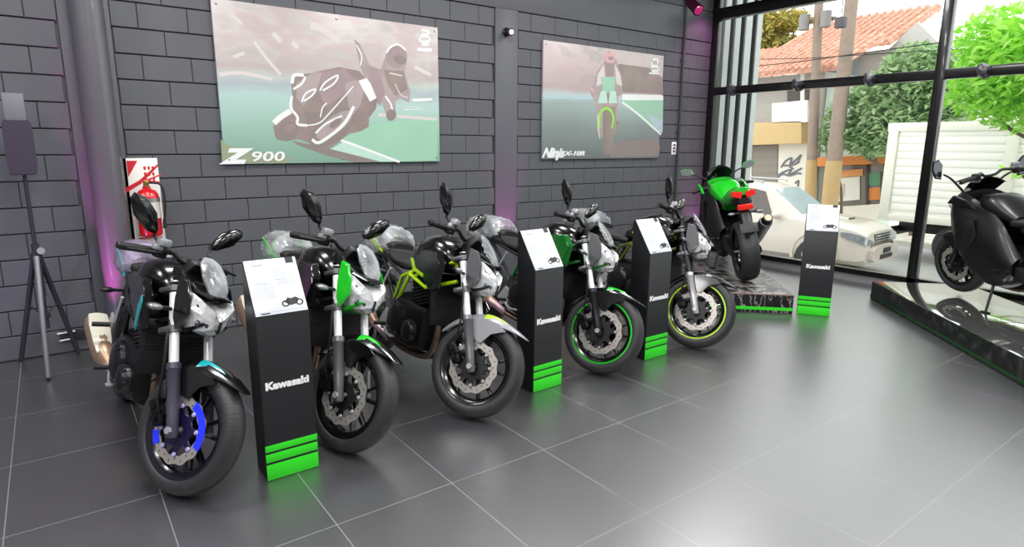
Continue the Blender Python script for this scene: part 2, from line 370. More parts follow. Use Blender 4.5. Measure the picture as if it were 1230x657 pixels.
def poster_mat(name, zs, blot, bscale, amt, mid=0.):  # glare from the windows is put into the pale picture colours
    """printed picture: colour bands up the sheet (height in metres) with soft blotches"""
    m = bpy.data.materials.new(name); m.use_nodes = True; nt = m.node_tree; b = nt.nodes['Principled BSDF']
    tc = nt.nodes.new('ShaderNodeTexCoord'); sx = nt.nodes.new('ShaderNodeSeparateXYZ'); nt.links.new(tc.outputs['Object'], sx.inputs[0])
    n = nt.nodes.new('ShaderNodeTexNoise'); n.inputs['Scale'].default_value = bscale; n.inputs['Detail'].default_value = 3
    mp = nt.nodes.new('ShaderNodeMapping'); mp.inputs['Rotation'].default_value = (0, .5, 0); mp.inputs['Scale'].default_value = (1, 1, 2)
    nt.links.new(tc.outputs['Object'], mp.inputs['Vector']); nt.links.new(mp.outputs['Vector'], n.inputs['Vector'])
    ad = nt.nodes.new('ShaderNodeMath'); ad.operation = 'MULTIPLY_ADD'; ad.inputs[1].default_value = .25
    nt.links.new(n.outputs['Fac'], ad.inputs[0]); nt.links.new(sx.outputs['Z'], ad.inputs[2])
    mr = nt.nodes.new('ShaderNodeMapRange'); mr.inputs['From Min'].default_value = .12; mr.inputs['From Max'].default_value = 1.52; nt.links.new(ad.outputs[0], mr.inputs['Value'])
    r = nt.nodes.new('ShaderNodeValToRGB'); el = r.color_ramp.elements
    while len(el) < len(zs): el.new(.5)
    for e, (p, c) in zip(el, zs): e.position = p; e.color = (*lin(c), 1)
    nt.links.new(mr.outputs[0], r.inputs['Fac'])
    n2 = nt.nodes.new('ShaderNodeTexNoise'); n2.inputs['Scale'].default_value = bscale*1.7; n2.inputs['Detail'].default_value = 2; nt.links.new(mp.outputs['Vector'], n2.inputs['Vector'])
    r2 = nt.nodes.new('ShaderNodeValToRGB'); el = r2.color_ramp.elements
    while len(el) < len(blot): el.new(.5)
    for e, (p, c) in zip(el, blot): e.position = p; e.color = (*lin(c), 1)
    nt.links.new(n2.outputs['Fac'], r2.inputs['Fac'])
    k = nt.nodes.new('ShaderNodeMapRange'); k.inputs['From Min'].default_value = mid; k.inputs['From Max'].default_value = mid+.5; k.inputs['To Max'].default_value = amt
    nt.links.new(sx.outputs['Z'], k.inputs['Value'])
    mx = nt.nodes.new('ShaderNodeMix'); mx.data_type = 'RGBA'; nt.links.new(k.outputs[0], mx.inputs['Factor']); nt.links.new(r.outputs['Color'], mx.inputs['A']); nt.links.new(r2.outputs['Color'], mx.inputs['B'])
    nt.links.new(mx.outputs['Result'], b.inputs['Base Color']); b.inputs['Roughness'].default_value = .38
    return m
def z2(L): return [(240+a/2.987, b_/2.987) for a, b_ in L]
def z5(L): return [(640+a/4.106, 40+b_/4.106) for a, b_ in L]
PM = [mat('print_brown', '#8d7f7a', .4, var=.28, vscale=5), mat('print_dark_brown', '#857a76', .4), mat('print_white', '#dfe3e1', .4), mat('print_rose_grey', '#a39594', .4, var=.22, vscale=5),
      mat('print_mint', '#b3d2c4', .4), mat('print_green', '#8ed84e', .4), mat('print_pale_green', '#94bfa6', .4, var=.1, vscale=2), mat('print_blue', '#a9c0c6', .4), mat('print_pink', '#d0a2a6', .4), mat('print_olive', '#8f9a7c', .4), mat('print_grey', '#8e908d', .4), mat('print_plum', '#988688', .4, var=.2, vscale=6), mat('print_haze', '#cbc4c1', .4)]
def make_poster(name, label, corners, pm):
    P = [aty(a, b_, -.03) for a, b_ in corners]; x0 = (P[0].x+P[3].x)/2; x1 = (P[1].x+P[2].x)/2; zt = (P[0].z+P[1].z)/2; zb = (P[2].z+P[3].z)/2
    t = thing(name, label, 'poster', (x0, 0, zb), group='advertising posters on the block wall')
    bm = NB(); b2(bm, 0, x1-x0, -.032, -.004, 0, zt-zb, .003); build('printed_board', bm, pm, t)
    for x in (.04, (x1-x0)/2, x1-x0-.04):
        for z in (.04, zt-zb-.04): bm = NB(); lathe(bm, [(0, -.040), (.009, -.038), (.012, -.032)], (x, 0, z), 'Y', 10, closed=False); build('fixing_screw', bm, STEEL, t)
    return t, Vector((-x0, 0, -zb))
pm1 = poster_mat('poster_picture_one', [(0, '#86aa98'), (.22, '#97bba9'), (.42, '#aac6be'), (.5, '#9facb0'), (.56, '#b0bdb6'), (.62, '#aaa19c'), (1, '#b9abab')],
                 [(.3, '#a8a79c'), (.42, '#c3c5c1'), (.5, '#bbaaa8'), (.58, '#b39d9d'), (.7, '#adb5aa')], 1.7, .42, .62)
t, off = make_poster('advertising_poster', 'large poster of a rider leaning a motorcycle through a bend, Z900 lettering', [(257, 0), (528, 31.8), (526, 194.2), (266, 197)], pm1)
bm = NB(); L = lambda px, mi, lay, w=None: art(bm, z2(px), mi, lay, w)
L([(505, 500), (560, 470), (640, 440), (850, 430), (852, 575), (715, 580)], 6, 1)
L([(330, 505), (440, 528), (530, 548), (640, 581), (560, 583), (450, 556), (350, 520)], 1, 2)
L([(470, 535), (520, 505), (715, 580), (650, 580)], 4, 2)
L([(505, 503), (560, 522), (716, 581)], 2, 3, .025)
L([(262, 452), (272, 490), (310, 507), (350, 497), (400, 515), (440, 542), (480, 522), (535, 480), (580, 470), (605, 455), (608, 415), (632, 390), (640, 340), (600, 290), (572, 255), (500, 240), (400, 262), (345, 268), (328, 300), (332, 340), (335, 395), (300, 420)], 0, 3)
L([(555, 140), (575, 160), (610, 235), (650, 250), (665, 205), (690, 165), (730, 170), (745, 205), (735, 260), (755, 330), (750, 368), (720, 350), (700, 365), (705, 420), (680, 432), (668, 405), (650, 360), (600, 300), (575, 230)], 3, 4)
L(circ(705, 203, 38, 42), 11, 5); L([(668, 190), (685, 168), (712, 160), (738, 180)], 2, 6, .02)
L([(265, 442), (290, 420), (325, 398)], 2, 5, .05); L([(402, 500), (425, 512), (470, 485), (520, 440), (552, 382)], 2, 5, .03); L([(415, 478), (450, 445), (510, 415)], 2, 5, .018)
L([(330, 300), (338, 270), (372, 270)], 2, 5, .03); L([(335, 320), (365, 300), (378, 275)], 2, 6, .02); L([(330, 345), (325, 385), (350, 420), (350, 445), (385, 450)], 2, 5, .025)
L([(365, 365), (380, 335), (415, 320), (400, 345), (372, 362)], 2, 6, .016); L([(430, 325), (450, 295), (495, 270), (480, 300), (440, 325)], 2, 6, .016)
L([(385, 450), (430, 440), (470, 400), (550, 310)], 2, 6, .012); L([(432, 420), (440, 385), (455, 370)], 2, 6, .012)
L([(568, 290), (598, 280), (625, 320), (636, 350), (610, 365), (590, 330)], 2, 5); L([(575, 235), (580, 200), (560, 160)], 2, 6, .012); L([(665, 345), (685, 375), (690, 400)], 2, 6, .02); L(circ(686, 412, 17, 20), 1, 7)
L([(730, 393), (800, 393)], 2, 5, .008); L([(738, 385), (790, 386)], 2, 5, .006); L([(760, 355), (830, 352), (835, 362), (765, 365)], 2, 5)
L([(75, 500), (100, 520), (140, 530), (180, 545), (330, 565), (320, 585), (80, 583)], 9, 1)
# emblem top right
for q in ([(795, 108), (822, 112)], [(797, 122), (815, 124), (822, 112)], [(790, 130), (818, 133), (824, 146), (808, 150), (790, 147), (788, 134)], [(795, 160), (822, 160)], [(800, 152), (818, 152)]): L(q, 2, 3, .022)
L([(780, 172), (832, 174), (831, 186), (780, 183)], 2, 3)
L([(345, 300), (400, 264), (440, 258), (420, 320), (370, 380), (345, 350)], 3, 4); L([(440, 258), (520, 247), (560, 290), (500, 350), (450, 385), (430, 330)], 11, 4); L([(370, 400), (430, 400), (470, 370), (440, 430), (390, 447)], 1, 4)
L(circ(478, 456, 104, 46, -.64), 1, 4); L(circ(482, 448, 78, 29, -.64), 3, 4.5); L(circ(486, 442, 26, 12, -.64), 1, 4.8); L(circ(312, 470, 46, 32, -.4), 1, 3.5); L(circ(318, 462, 26, 15, -.5), 0, 3.8)
L([(596, 235), (640, 250), (664, 330), (645, 380), (612, 300)], 11, 5); L([(660, 250), (730, 255), (745, 320), (700, 345), (672, 300)], 0, 5); L(circ(718, 214, 24, 15, .3), 1, 6); L([(700, 300), (720, 340), (745, 350)], 12, 6, .012); L([(680, 262), (725, 272)], 12, 6, .014)
L([(600, 405), (635, 352), (628, 395), (608, 420)], 1, 5); L([(520, 300), (560, 285), (590, 320), (575, 380), (540, 420)], 3, 4)
for q, w_ in (([(195, 150), (235, 205), (290, 268)], .03), ([(110, 50), (150, 85)], .03), ([(262, 118), (290, 150)], .045), ([(330, 150), (352, 172)], .05), ([(395, 90), (440, 105), (500, 150)], .07), ([(120, 205), (160, 190)], .03), ([(560, 100), (600, 75)], .04), ([(770, 240), (830, 270)], .04)): L(q, 12, 1, w_)
for q, w_ in (([(70, 268), (150, 262), (260, 285)], .03), ([(640, 412), (850, 428)], .03)): L(q, 12, .5, w_)
bmesh.ops.transform(bm, matrix=Matrix.Translation(off), verts=bm.verts); build('printed_artwork', bm, PM, t, sharp=0)
bm = NB()
c = aty(280, 188.5, -.037); merge(bm, text_bm('Z', .17, .0004, .012, .35, 1.5), Matrix.Translation(c+off) @ Matrix.Rotation(pi/2, 4, 'X'))
c = aty(321, 188.5, -.037); merge(bm, text_bm('900', .12, .0004, .0025, .15, 1.7), Matrix.Translation(c+off) @ Matrix.Rotation(pi/2, 4, 'X'))
build('lettering', bm, PM[2], t, sharp=0)

pm2 = poster_mat('poster_picture_two', [(0, '#757b79'), (.3, '#84908d'), (.48, '#97a7a5'), (.56, '#b5c0c0'), (.62, '#ab9d9b'), (.8, '#b2a09f'), (1, '#b9b1b1')],
                 [(.3, '#b4a8a6'), (.5, '#c4b3b1'), (.62, '#9e9896'), (.75, '#bfb7b7')], 1.6, .55, .8)
t, off = make_poster('advertising_poster', 'poster of a green motorcycle and rider seen head-on on a track', [(653.5, 49), (795, 66), (793, 190), (650, 191)], pm2)
bm = NB(); L = lambda px, mi, lay, w=None: art(bm, z5(px), mi, lay, w)
L([(430, 330), (642, 330), (640, 480), (600, 480)], 6, 1); L([(560, 395), (640, 430), (638, 490), (620, 490)], 7, 2)
L([(55, 300), (300, 308), (300, 326), (55, 322)], 7, 1); L([(440, 300), (642, 305), (642, 330), (440, 330)], 2, 2); L([(440, 340), (520, 400), (632, 500)], 2, 3, .03)
L([(420, 150), (570, 170), (640, 220), (642, 300), (430, 290)], 0, 1); L([(360, 540), (600, 520), (628, 560), (620, 605), (380, 610)], 1, 1)
L([(300, 250), (315, 190), (345, 150), (360, 110), (400, 100), (418, 150), (440, 240), (442, 300), (420, 310), (415, 440), (395, 520), (385, 590), (350, 600), (345, 520), (315, 480), (310, 350), (285, 300), (280, 270)], 3, 2)
L([(345, 360), (408, 360), (400, 480), (385, 590), (352, 600), (345, 500)], 0, 3)
L(circ(380, 118, 28, 28), 8, 4); L(circ(384, 124, 15, 10), 11, 4.5); L([(318, 205), (350, 150), (356, 215), (338, 250), (312, 262)], 12, 3.5); L([(402, 150), (432, 205), (440, 262), (412, 250)], 12, 3.5); L([(345, 300), (410, 300), (405, 345), (350, 345)], 0, 4); L([(352, 145), (400, 150), (395, 215), (360, 215)], 11, 4)
L([(335, 215), (408, 215), (400, 290), (345, 290)], 6, 4); L([(318, 345), (335, 285), (360, 285), (368, 345)], 4, 5); L([(372, 345), (380, 285), (408, 285), (415, 345)], 4, 5)
L([(326, 470), (326, 410), (342, 380), (362, 370), (384, 382), (396, 420), (388, 470)], 5, 6, .035); L([(350, 400), (372, 400), (366, 590), (352, 590)], 0, 7)
L([(284, 262), (300, 280), (296, 290), (282, 280)], 8, 5); L([(410, 435), (428, 440), (422, 450), (408, 448)], 1, 5); L([(318, 400), (322, 470), (330, 520)], 2, 5, .012)
for q in ([(590, 130), (612, 130), (616, 150)], [(585, 140), (588, 160), (612, 160)], [(582, 165), (612, 165), (614, 185), (585, 186)]): L(q, 2, 3, .03)
L([(572, 193), (622, 195), (620, 203), (574, 201)], 2, 3)
bmesh.ops.transform(bm, matrix=Matrix.Translation(off), verts=bm.verts); build('printed_artwork', bm, PM, t, sharp=0)
bm = NB()
c = aty(664, 184, -.037); merge(bm, text_bm('Ninja', .155, .0004, .009, .5, 1.05), Matrix.Translation(c+off) @ Matrix.Rotation(pi/2, 4, 'X'))
c = aty(687, 184.5, -.037); merge(bm, text_bm('ZX-10R', .075, .0004, .004, .3, 1.75), Matrix.Translation(c+off) @ Matrix.Rotation(pi/2, 4, 'X'))
build('lettering', bm, PM[2], t, sharp=0)

# ================================================================== FIRE EXTINGUISHER + BOARD
P = [aty(*q, -.01) for q in ((149, 190), (187, 190), (155, 293))]
bx0, bx1, bzt, bzb = .505, .755, P[0].z, .86
SIGNRED = mat('sign_red', '#c81f2c', .45); 
t = thing('extinguisher_sign', 'white and red fire extinguisher board fixed to the block wall beside the round column', 'sign', (bx0, 0, bzb))
w, h = bx1-bx0, bzt-bzb
bm = NB(); b2(bm, 0, w, -.012, -.002, 0, h, .002); build('board', bm, mat('sign_white', '#eae6e2', .45), t)
bm = NB()
def ply(pts, y): bm.faces.new([bm.verts.new((a*w, y, c*h)) for a, c in pts])
ply([(.1, .97), (.42, .97), (.1, .78)], -.0128); ply([(0, .66), (.4, .74), (1, .93), (1, .90), (.45, .70), (0, .60)], -.0126)
ply([(.2, .06), (.9, .06), (.9, .045), (.2, .045)], -.0128); ply([(.2, .10), (.9, .10), (.9, .085), (.2, .085)], -.0128)
for k in range(3):
    for j in range(3): ply([(.56+.12*j, .9-.07*k), (.64+.12*j, .905-.07*k), (.63+.12*j, .86-.07*k), (.57+.12*j, .865-.07*k)], -.0128)
build('printed_marks', bm, SIGNRED, t, sharp=0)
c = aty(171, 250, -.13)
t = thing('fire_extinguisher', 'red fire extinguisher with white label hanging in front of its white board', 'fire extinguisher', (.64, -.1316, .93))
bm = NB(); lathe(bm, [(0, 0), (.07, 0), (.083, .012), (.085, .03), (.085, .31), (.08, .345), (.06, .375), (.03, .392), (.028, .41), (0, .41)], axis='Z', seg=32, closed=False); build('cylinder_body', bm, mat('extinguisher_red', '#c4101c', .25, coat=.5), t)
bm = NB(); lathe(bm, [(.0862, .15), (.0862, .285)], axis='Z', seg=24, closed=False, a0=-pi*.98, a1=-.02); build('label_band', bm, mat('label_print', '#cfc8c4', .45, var=.35, vscale=45), t)
bm = NB(); lathe(bm, [(0, -.0885), (.024, -.0875), (.024, -.084)], (.01, 0, .085), 'Y', 20, closed=False); build('round_sticker', bm, mat('pink_sticker', '#f0c4d4', .45), t)
bm = NB(); cyl(bm, (0, 0, .40), (0, 0, .45), .022); box(bm, (0, -.03, .445), (.03, .05, .03), bev=.005); build('valve', bm, mat('brass_valve', '#b09650', .3, .8), t)
bm = NB(); box(bm, (.045, 0, .475), (.15, .022, .012), Euler((0, radians(-22), 0)).to_matrix(), .004); box(bm, (.045, 0, .45), (.12, .022, .010), Euler((0, radians(8), 0)).to_matrix(), .004); build('handle', bm, SIGNRED, t)
bm = NB(); tube(bm, [(.02, -.02, .44), (.10, -.06, .42), (.115, -.06, .28), (.10, -.045, .12)], .009, 8); tube(bm, [(.10, -.045, .14), (.098, -.045, .06)], [.011, .016], 10, sm=False); build('hose', bm, FLAT, t)
bm = NB(); box(bm, (0, .103, .3), (.05, .032, .06), bev=.004); lathe(bm, [(.086, .285), (.089, .285), (.089, .315), (.086, .315)], axis='Z', seg=28); build('wall_bracket', bm, STEEL, t)

# ================================================================== STANDS
def stand(x, y, rz, label, W=.262, grp='black information stands with green stripes'):
    t = thing('information_stand', label, 'display stand', (x, y, 0), (0, 0, rz), grp)
    H0, H1, D = .865, 1.12, .17
    bm = NB(); prism(bm, [(0, 0), (0, H0), (D, H1), (D+.02, H1-.01), (D+.02, 0)], 0, W, 'YZ', .003)
    build('pedestal', bm, mat('stand_black', '#1d1e21', .38, .1, var=.12, vscale=6), t)
    n = Vector((0, -(H1-H0), D)).normalized(); u = Vector((0, D, H1-H0)).normalized(); Ls = math.hypot(D, H1-H0)
    B = Matrix(((1, u.x, n.x, 0), (0, u.y, n.y, 0), (0, u.z, n.z, H0), (0, 0, 0, 1)))
    bm = NB(); b2(bm, .004, W-.004, .004, Ls-.004, .0008, .005, .001); build('spec_sheet', bm, mat('sheet_white', '#c9ced6', .3), t, B)
    sheet = t.children[-1]
    bm = NB()
    def rc(x0, x1, y0, y1): bm.faces.new([bm.verts.new((a*W, c*Ls, .0056)) for a, c in ((x0, y0), (x1, y0), (x1, y1), (x0, y1))])
    rc(.14, .34, .875, .895)
    for k in range(7): rc(.1, .40, .80-.028*k, .806-.028*k)
    for k in range(6): rc(.48, .84, .79-.028*k, .796-.028*k)
    rc(.1, .38, .555, .566); rc(.48, .72, .6, .61)
    for k in range(9): rc(.1, .46, .53-.03*k, .535-.03*k)
    for k in range(3): rc(.5, .88, .57-.028*k, .576-.028*k)
    rc(.08, .92, .055, .06)
    build('printed_text', bm, mat('sheet_grey_ink', '#8f949c', .5), sheet, B, 0)
    bm = NB()
    def poly(P): bm.faces.new([bm.verts.new((a*W, c*Ls, .0057)) for a, c in P])
    rc(.78, .93, .88, .985); build('printed_logo', bm, mat('sheet_black_ink', '#1a1b1e', .5), sheet, B, 0)
    bm = NB(); rc(.12, .28, .03, .05); build('printed_caption', bm, mat('sheet_black_ink', '#1a1b1e', .5), sheet, B, 0)
    bm = NB()
    for cx in (.60, .86):
        for (a, b_) in zip([i*2*pi/14 for i in range(14)], [(i+1)*2*pi/14 for i in range(14)]):
            poly([(cx+.075*cos(a), .17+.058*sin(a)), (cx+.075*cos(b_), .17+.058*sin(b_)), (cx+.045*cos(b_), .17+.035*sin(b_)), (cx+.045*cos(a), .17+.035*sin(a))])
    poly([(.58, .2), (.66, .27), (.72, .25), (.80, .27), (.86, .24), (.82, .15), (.68, .13)])
    build('printed_picture', bm, mat('sheet_black_ink', '#1a1b1e', .5), sheet, B, 0)
    bm = NB()
    merge(bm, text_bm('Kawasaki', .052, .0008, .0030, 0, 1.12), Matrix.Translation((W/2, -.0012, .505)) @ Matrix.Rotation(pi/2, 4, 'X'))
    build('lettering', bm, mat('logo_white', '#f4f4f4', .4), t, sharp=0)
    for z0, z1 in ((.003, .088), (.101, .146), (.158, .192)):
        bm = NB(); b2(bm, -.0012, W+.0012, -.0014, .002, z0, z1, .0004); build('green_stripe', bm, STANDG, t)
    return t
stand(.722, -3.02, radians(0), 'black information stand with green stripes between the teal-trimmed and the green-faired motorcycle')
stand(2.545, -2.90, radians(2), 'black information stand with green stripes between the grey-fendered and the green-rimmed motorcycle')
stand(3.685, -2.90, radians(0), 'black information stand with green stripes between the green-rimmed and the yellow-rimmed motorcycle')
stand(6.07, -2.84, radians(-60), 'black information stand with green stripes standing alone before the window', .30)

# ================================================================== MOTORCYCLES
S = 1.07
RK = radians(24.5); AX = Vector((-sin(RK), 0, cos(RK))); UX = Vector((cos(RK), 0, sin(RK))); O_ST = Vector((.092, 0, 0)); AXLE = Vector((0, 0, .295))
def fp(u, v, w): return AXLE + UX*u + Vector((0, v, 0)) + AX*w
SB = Matrix.Scale(S, 4)
def wheel_parts(root, name, c, M, R, tw, stripe=None, film=False, dual=False, rimmat=None, disc_r=.152, carrier=None, rear=False):
    k = R/.295; rr = .218/k if False else R-.077
    h = tw/2
    bm = NB(); lathe(bm, [(rr+.008, .80*h), (rr+.004, -.80*h), (rr-.006, -.82*h), (rr-.026, -.5*h), (rr-.034, 0), (rr-.026, .5*h), (rr-.006, .82*h)][:1]+[(rr+.010, .74*h), (rr-.010, .55*h), (rr-.018, 0), (rr-.010, -.55*h), (rr+.010, -.74*h), (rr+.008, -.84*h), (rr-.004, -.84*h), (rr-.030, -.5*h), (rr-.036, 0), (rr-.030, .5*h), (rr-.004, .84*h), (rr+.008, .84*h)][1:], c, 'Y', 56)
    lathe(bm, [(.0, .052), (.04, .052), (.045, .03), (.045, -.03), (.04, -.052), (0, -.052)], c, 'Y', 24, closed=False)
    for i in range(5):
        for dd in (-.16, .16):
            a0 = 2*pi*i/5+.3; p0 = Vector(c)+Vector((cos(a0+dd*.5), 0, sin(a0+dd*.5)))*.035; p1 = Vector(c)+Vector((cos(a0+dd*1.5), 0, sin(a0+dd*1.5)))*(rr-.022)
            d = (p1-p0).normalized(); sd = Vector((-d.z, 0, d.x))
            loft(bm, [sup(p0+(p1-p0)*tt, .013-.004*tt, .022-.006*tt, 3, 8, sd, Vector((0, 1, 0))) for tt in (0, .5, 1)])
    wh = build(name, bm, rimmat or BLACK, root, M)
    prof = [(rr, .70*h), (rr+.006, .86*h), (rr+.018, .95*h), (rr+.040, 1.0*h), (rr+.057, .84*h), (rr+.068, .58*h), (rr+.074, .30*h), (rr+.0765, 0)]
    prof = prof+[(r_, -y_) for r_, y_ in prof[-2::-1]]
    bm = NB(); lathe(bm, prof, c, 'Y', 72)
    build('tyre', bm, TYRE, wh, M)
    if stripe:
        bm = NB()
        for s in (-1, 1): lathe(bm, [(rr-.003, s*.845*h), (rr+.010, s*.85*h), (rr+.010, s*.875*h), (rr-.003, s*.875*h)], c, 'Y', 56)
        build('rim_stripe', bm, stripe, wh, M)
    for side in ((-1, 1) if dual else (-1,)):
        y = side*.064; seg = 96; bm = NB(); rings = []
        for i in range(seg):
            t = 2*pi*i/seg; ro = disc_r+.0045*cos(12*t); ri = disc_r-.040+.003*cos(12*t+1)
            rings.append([Vector(c)+Vector((r_*cos(t), yy, r_*sin(t))) for r_, yy in ((ro, y-.0025), (ro, y+.0025), (ri, y+.0025), (ri, y-.0025))])
        rings.append(rings[0]); loft(bm, rings, cap=False); bmesh.ops.remove_doubles(bm, verts=bm.verts, dist=1e-5)
        dk = build('brake_disc', bm, DISC, wh, M)
        bm = NB()
        nh = 24
        for i in range(nh):     # flat dark discs paint the shade inside the drilled holes
            t = 2*pi*i/nh; r_ = disc_r-.014-.012*(i % 2); cc = Vector(c)+Vector((r_*cos(t), y+side*.0028, r_*sin(t)))
            bm.faces.new([bm.verts.new(cc+Vector((.0042*cos(q), 0, .0042*sin(q)))) for q in [2*pi*j/8 for j in range(8)]])
        build('hole_shade_disc', bm, FLAT, dk if False else wh, M, 0)
        bm = NB(); lathe(bm, [(.03, y-.004), (.075, y-.004), (.078, y), (.075, y+.004), (.03, y+.004)], c, 'Y', 30)
        for i in range(8):
            t = 2*pi*i/8+.2; d = Vector((cos(t), 0, sin(t))); e = Vector((-sin(t), 0, cos(t)))
            loft(bm, [sup(Vector(c)+Vector((0, y, 0))+d*q, ww, .004, 4, 8, e, Vector((0, 1, 0))) for q, ww in ((.06, .022), (.09, .015), (disc_r-.034, .012))])
        build('disc_carrier', bm, carrier or SATIN, wh, M)
        for i in range(8 if not rear else 0):
            bm = NB()
            t = 2*pi*i/8+.2; lathe(bm, [(0, y+side*.0105), (.008, y+side*.0105), (.0105, y+side*.007), (.0105, y)], Vector(c)+Vector((cos(t), 0, sin(t)))*(disc_r-.045), 'Y', 12, closed=False)
            build('disc_bolt', bm, SILVER if not film else mat('lilac_bolt', '#b9b4e6', .3, .3), wh, M)
        if film:
            for a0, a1 in ((-.35, 1.25), (3.45, 3.9)):
                bm = NB(); lathe(bm, [(disc_r-.036, y-.0032), (disc_r+.003, y-.0032), (disc_r+.003, y-.0042), (disc_r-.036, y-.0042)], c, 'Y', 24, a0=a0, a1=a1)
                build('disc_film', bm, BLUEF, wh, M)
    bm = NB(); cyl(bm, Vector(c)+Vector((0, -.125, 0)), Vector(c)+Vector((0, .125, 0)), .012, seg=16); lathe(bm, [(0, -.132), (.017, -.132), (.019, -.118), (.019, -.112), (0, -.112)], c, 'Y', 6, closed=False)
    build('axle', bm, SILVER, wh, M)
    return wh
def fender(root, M, col, accent=None, edge=None, bracket=None, r0=.322):
    bm = NB(); rows = []; N = 22
    for i in range(N):
        t = i/(N-1); th = radians(44+108*t)
        rad = r0+(.030*(1-t/.3)**2 if t < .3 else 0); wd = .070*(.28+.72*min(1, t/.3)**.7); drop = .045*min(1, t/.3)*(1 if t < .75 else 1-.5*(t-.75)/.25)
        ring = []
        for s in (-1, -.92, -.6, 0, .6, .92, 1): ring.append(AXLE+Vector((cos(th), 0, sin(th)))*(rad-drop*abs(s)**3)+Vector((0, wd*s, 0)))
        for s in (1, .9, .58, 0, -.58, -.9, -1): ring.append(AXLE+Vector((cos(th), 0, sin(th)))*(rad-.006-drop*abs(s)**3)+Vector((0, (wd-.004)*s, 0)))
        rows.append(ring)
    loft(bm, rows)
    for s in (-1, 1):
        pts = []
        prism(bm, [tuple((AXLE+Vector((cos(radians(a)), 0, sin(radians(a))))*r_).xz) for a, r_ in ((62, .285), (75, .29), (95, .29), (118, .285), (112, .2), (100, .145), (88, .145), (78, .22))], s*.068, s*.080, 'XZ', .003)
    f = build('front_fender', bm, col, root, M)
    if accent:
        bm = NB(); rows = []
        for i in range(9):
            t = i/8; th = radians(64+32*t); wd = .066*(.75+.25*t)
            a0, a1 = -.98+.3*(1-t), -.98+.62*t**.6+.3*(1-t)
            rows.append([AXLE+Vector((cos(th), 0, sin(th)))*(r0+.0035-.045*abs(s)**3)+Vector((0, wd*s*1.02, 0)) for s in [a0+(a1-a0)*j/4+.001*j for j in range(5)]]+
                        [AXLE+Vector((cos(th), 0, sin(th)))*(r0+.001-.045*abs(s)**3)+Vector((0, wd*s*1.02, 0)) for s in [a1-(a1-a0)*j/4-.001*j for j in range(5)]])
        loft(bm, rows); build('fender_accent', bm, accent, f, M)
    return f
def fork(root, M, slider, upper=CHROME, lower_bright=False):
    for v in (-.1, .1):
        bm = NB()
        prof = [(0, -.035), (.020, -.035), (.026, -.02), (.026, .05), (.028, .10), (.029, .27), (.033, .275), (.033, .30), (.024, .305)]
        ring = lambda w_, r_: [fp(r_*cos(2*pi*q/20), v+r_*sin(2*pi*q/20), w_) for q in range(20)]
        loft(bm, [ring(w_, max(r_, .001)) for r_, w_ in prof])
        lg = build('fork_leg', bm, slider, root, M)
        bm = NB(); loft(bm, [ring(w_, r_) for w_, r_ in ((.295, .0215), (.445, .0215))]); loft(bm, [ring(w_, r_) for w_, r_ in ((.475, .024), (.635, .024))]); build('fork_tube', bm, upper, lg, M)
        bm = NB(); loft(bm, [ring(w_, r_) for w_, r_ in ((.685, .024), (.692, .02))]); build('fork_cap', bm, SILVER, lg, M)
        bm = NB(); p = fp(-.02, v+(-.03 if v < 0 else .03), .17); box(bm, p, (.02, .012, .055), Matrix.Rotation(-RK, 3, 'Y'), .003); build('fork_bracket', bm, SATIN, lg, M)
    bm = NB()
    for w_, th in ((.46, .032), (.655, .028)):
        box(bm, fp(-.028, 0, w_), (.085, .27, th), Matrix.Rotation(-RK, 3, 'Y'), .012)
        for v in (-.1, .1): loft(bm, [[fp(.033*cos(2*pi*q/18), v+.033*sin(2*pi*q/18), w_+dw) for q in range(18)] for dw in (-th/2, th/2)])
    loft(bm, [[fp(-.04+.026*cos(2*pi*q/16), .026*sin(2*pi*q/16), w_) for q in range(16)] for w_ in (.45, .67)])
    build('triple_clamp', bm, mat('clamp_grey', '#5e5f63', .35, .6), root, M)
def caliper(root, M, sides=(-1,), mc=None):
    for s in sides:
        bm = NB(); Rm = Matrix.Rotation(radians(25), 3, 'Y')
        box(bm, fp(-.105, s*.078, .095), (.062, .05, .13), Matrix.Rotation(-RK-.25, 3, 'Y'), .012)
        box(bm, fp(-.09, s*.098, .11), (.03, .02, .06), Matrix.Rotation(-RK-.25, 3, 'Y'), .006); box(bm, fp(-.055, s*.085, .09), (.05, .02, .03), Matrix.Rotation(-RK-.25, 3, 'Y'), .005)
        for dw in (-.03, .03): cyl(bm, fp(-.108, s*.09, .095+dw), fp(-.108, s*.112, .095+dw), .016, seg=14)
        c = build('brake_caliper', bm, mc or ENGINE, root, M)
        bm = NB(); tube(bm, [fp(-.09, s*.10, .15), fp(-.03, s*.13, .28), fp(.0, s*.14, .42), fp(-.02, s*.09, .58)], .006, 8); build('brake_hose', bm, FLAT, c, M)
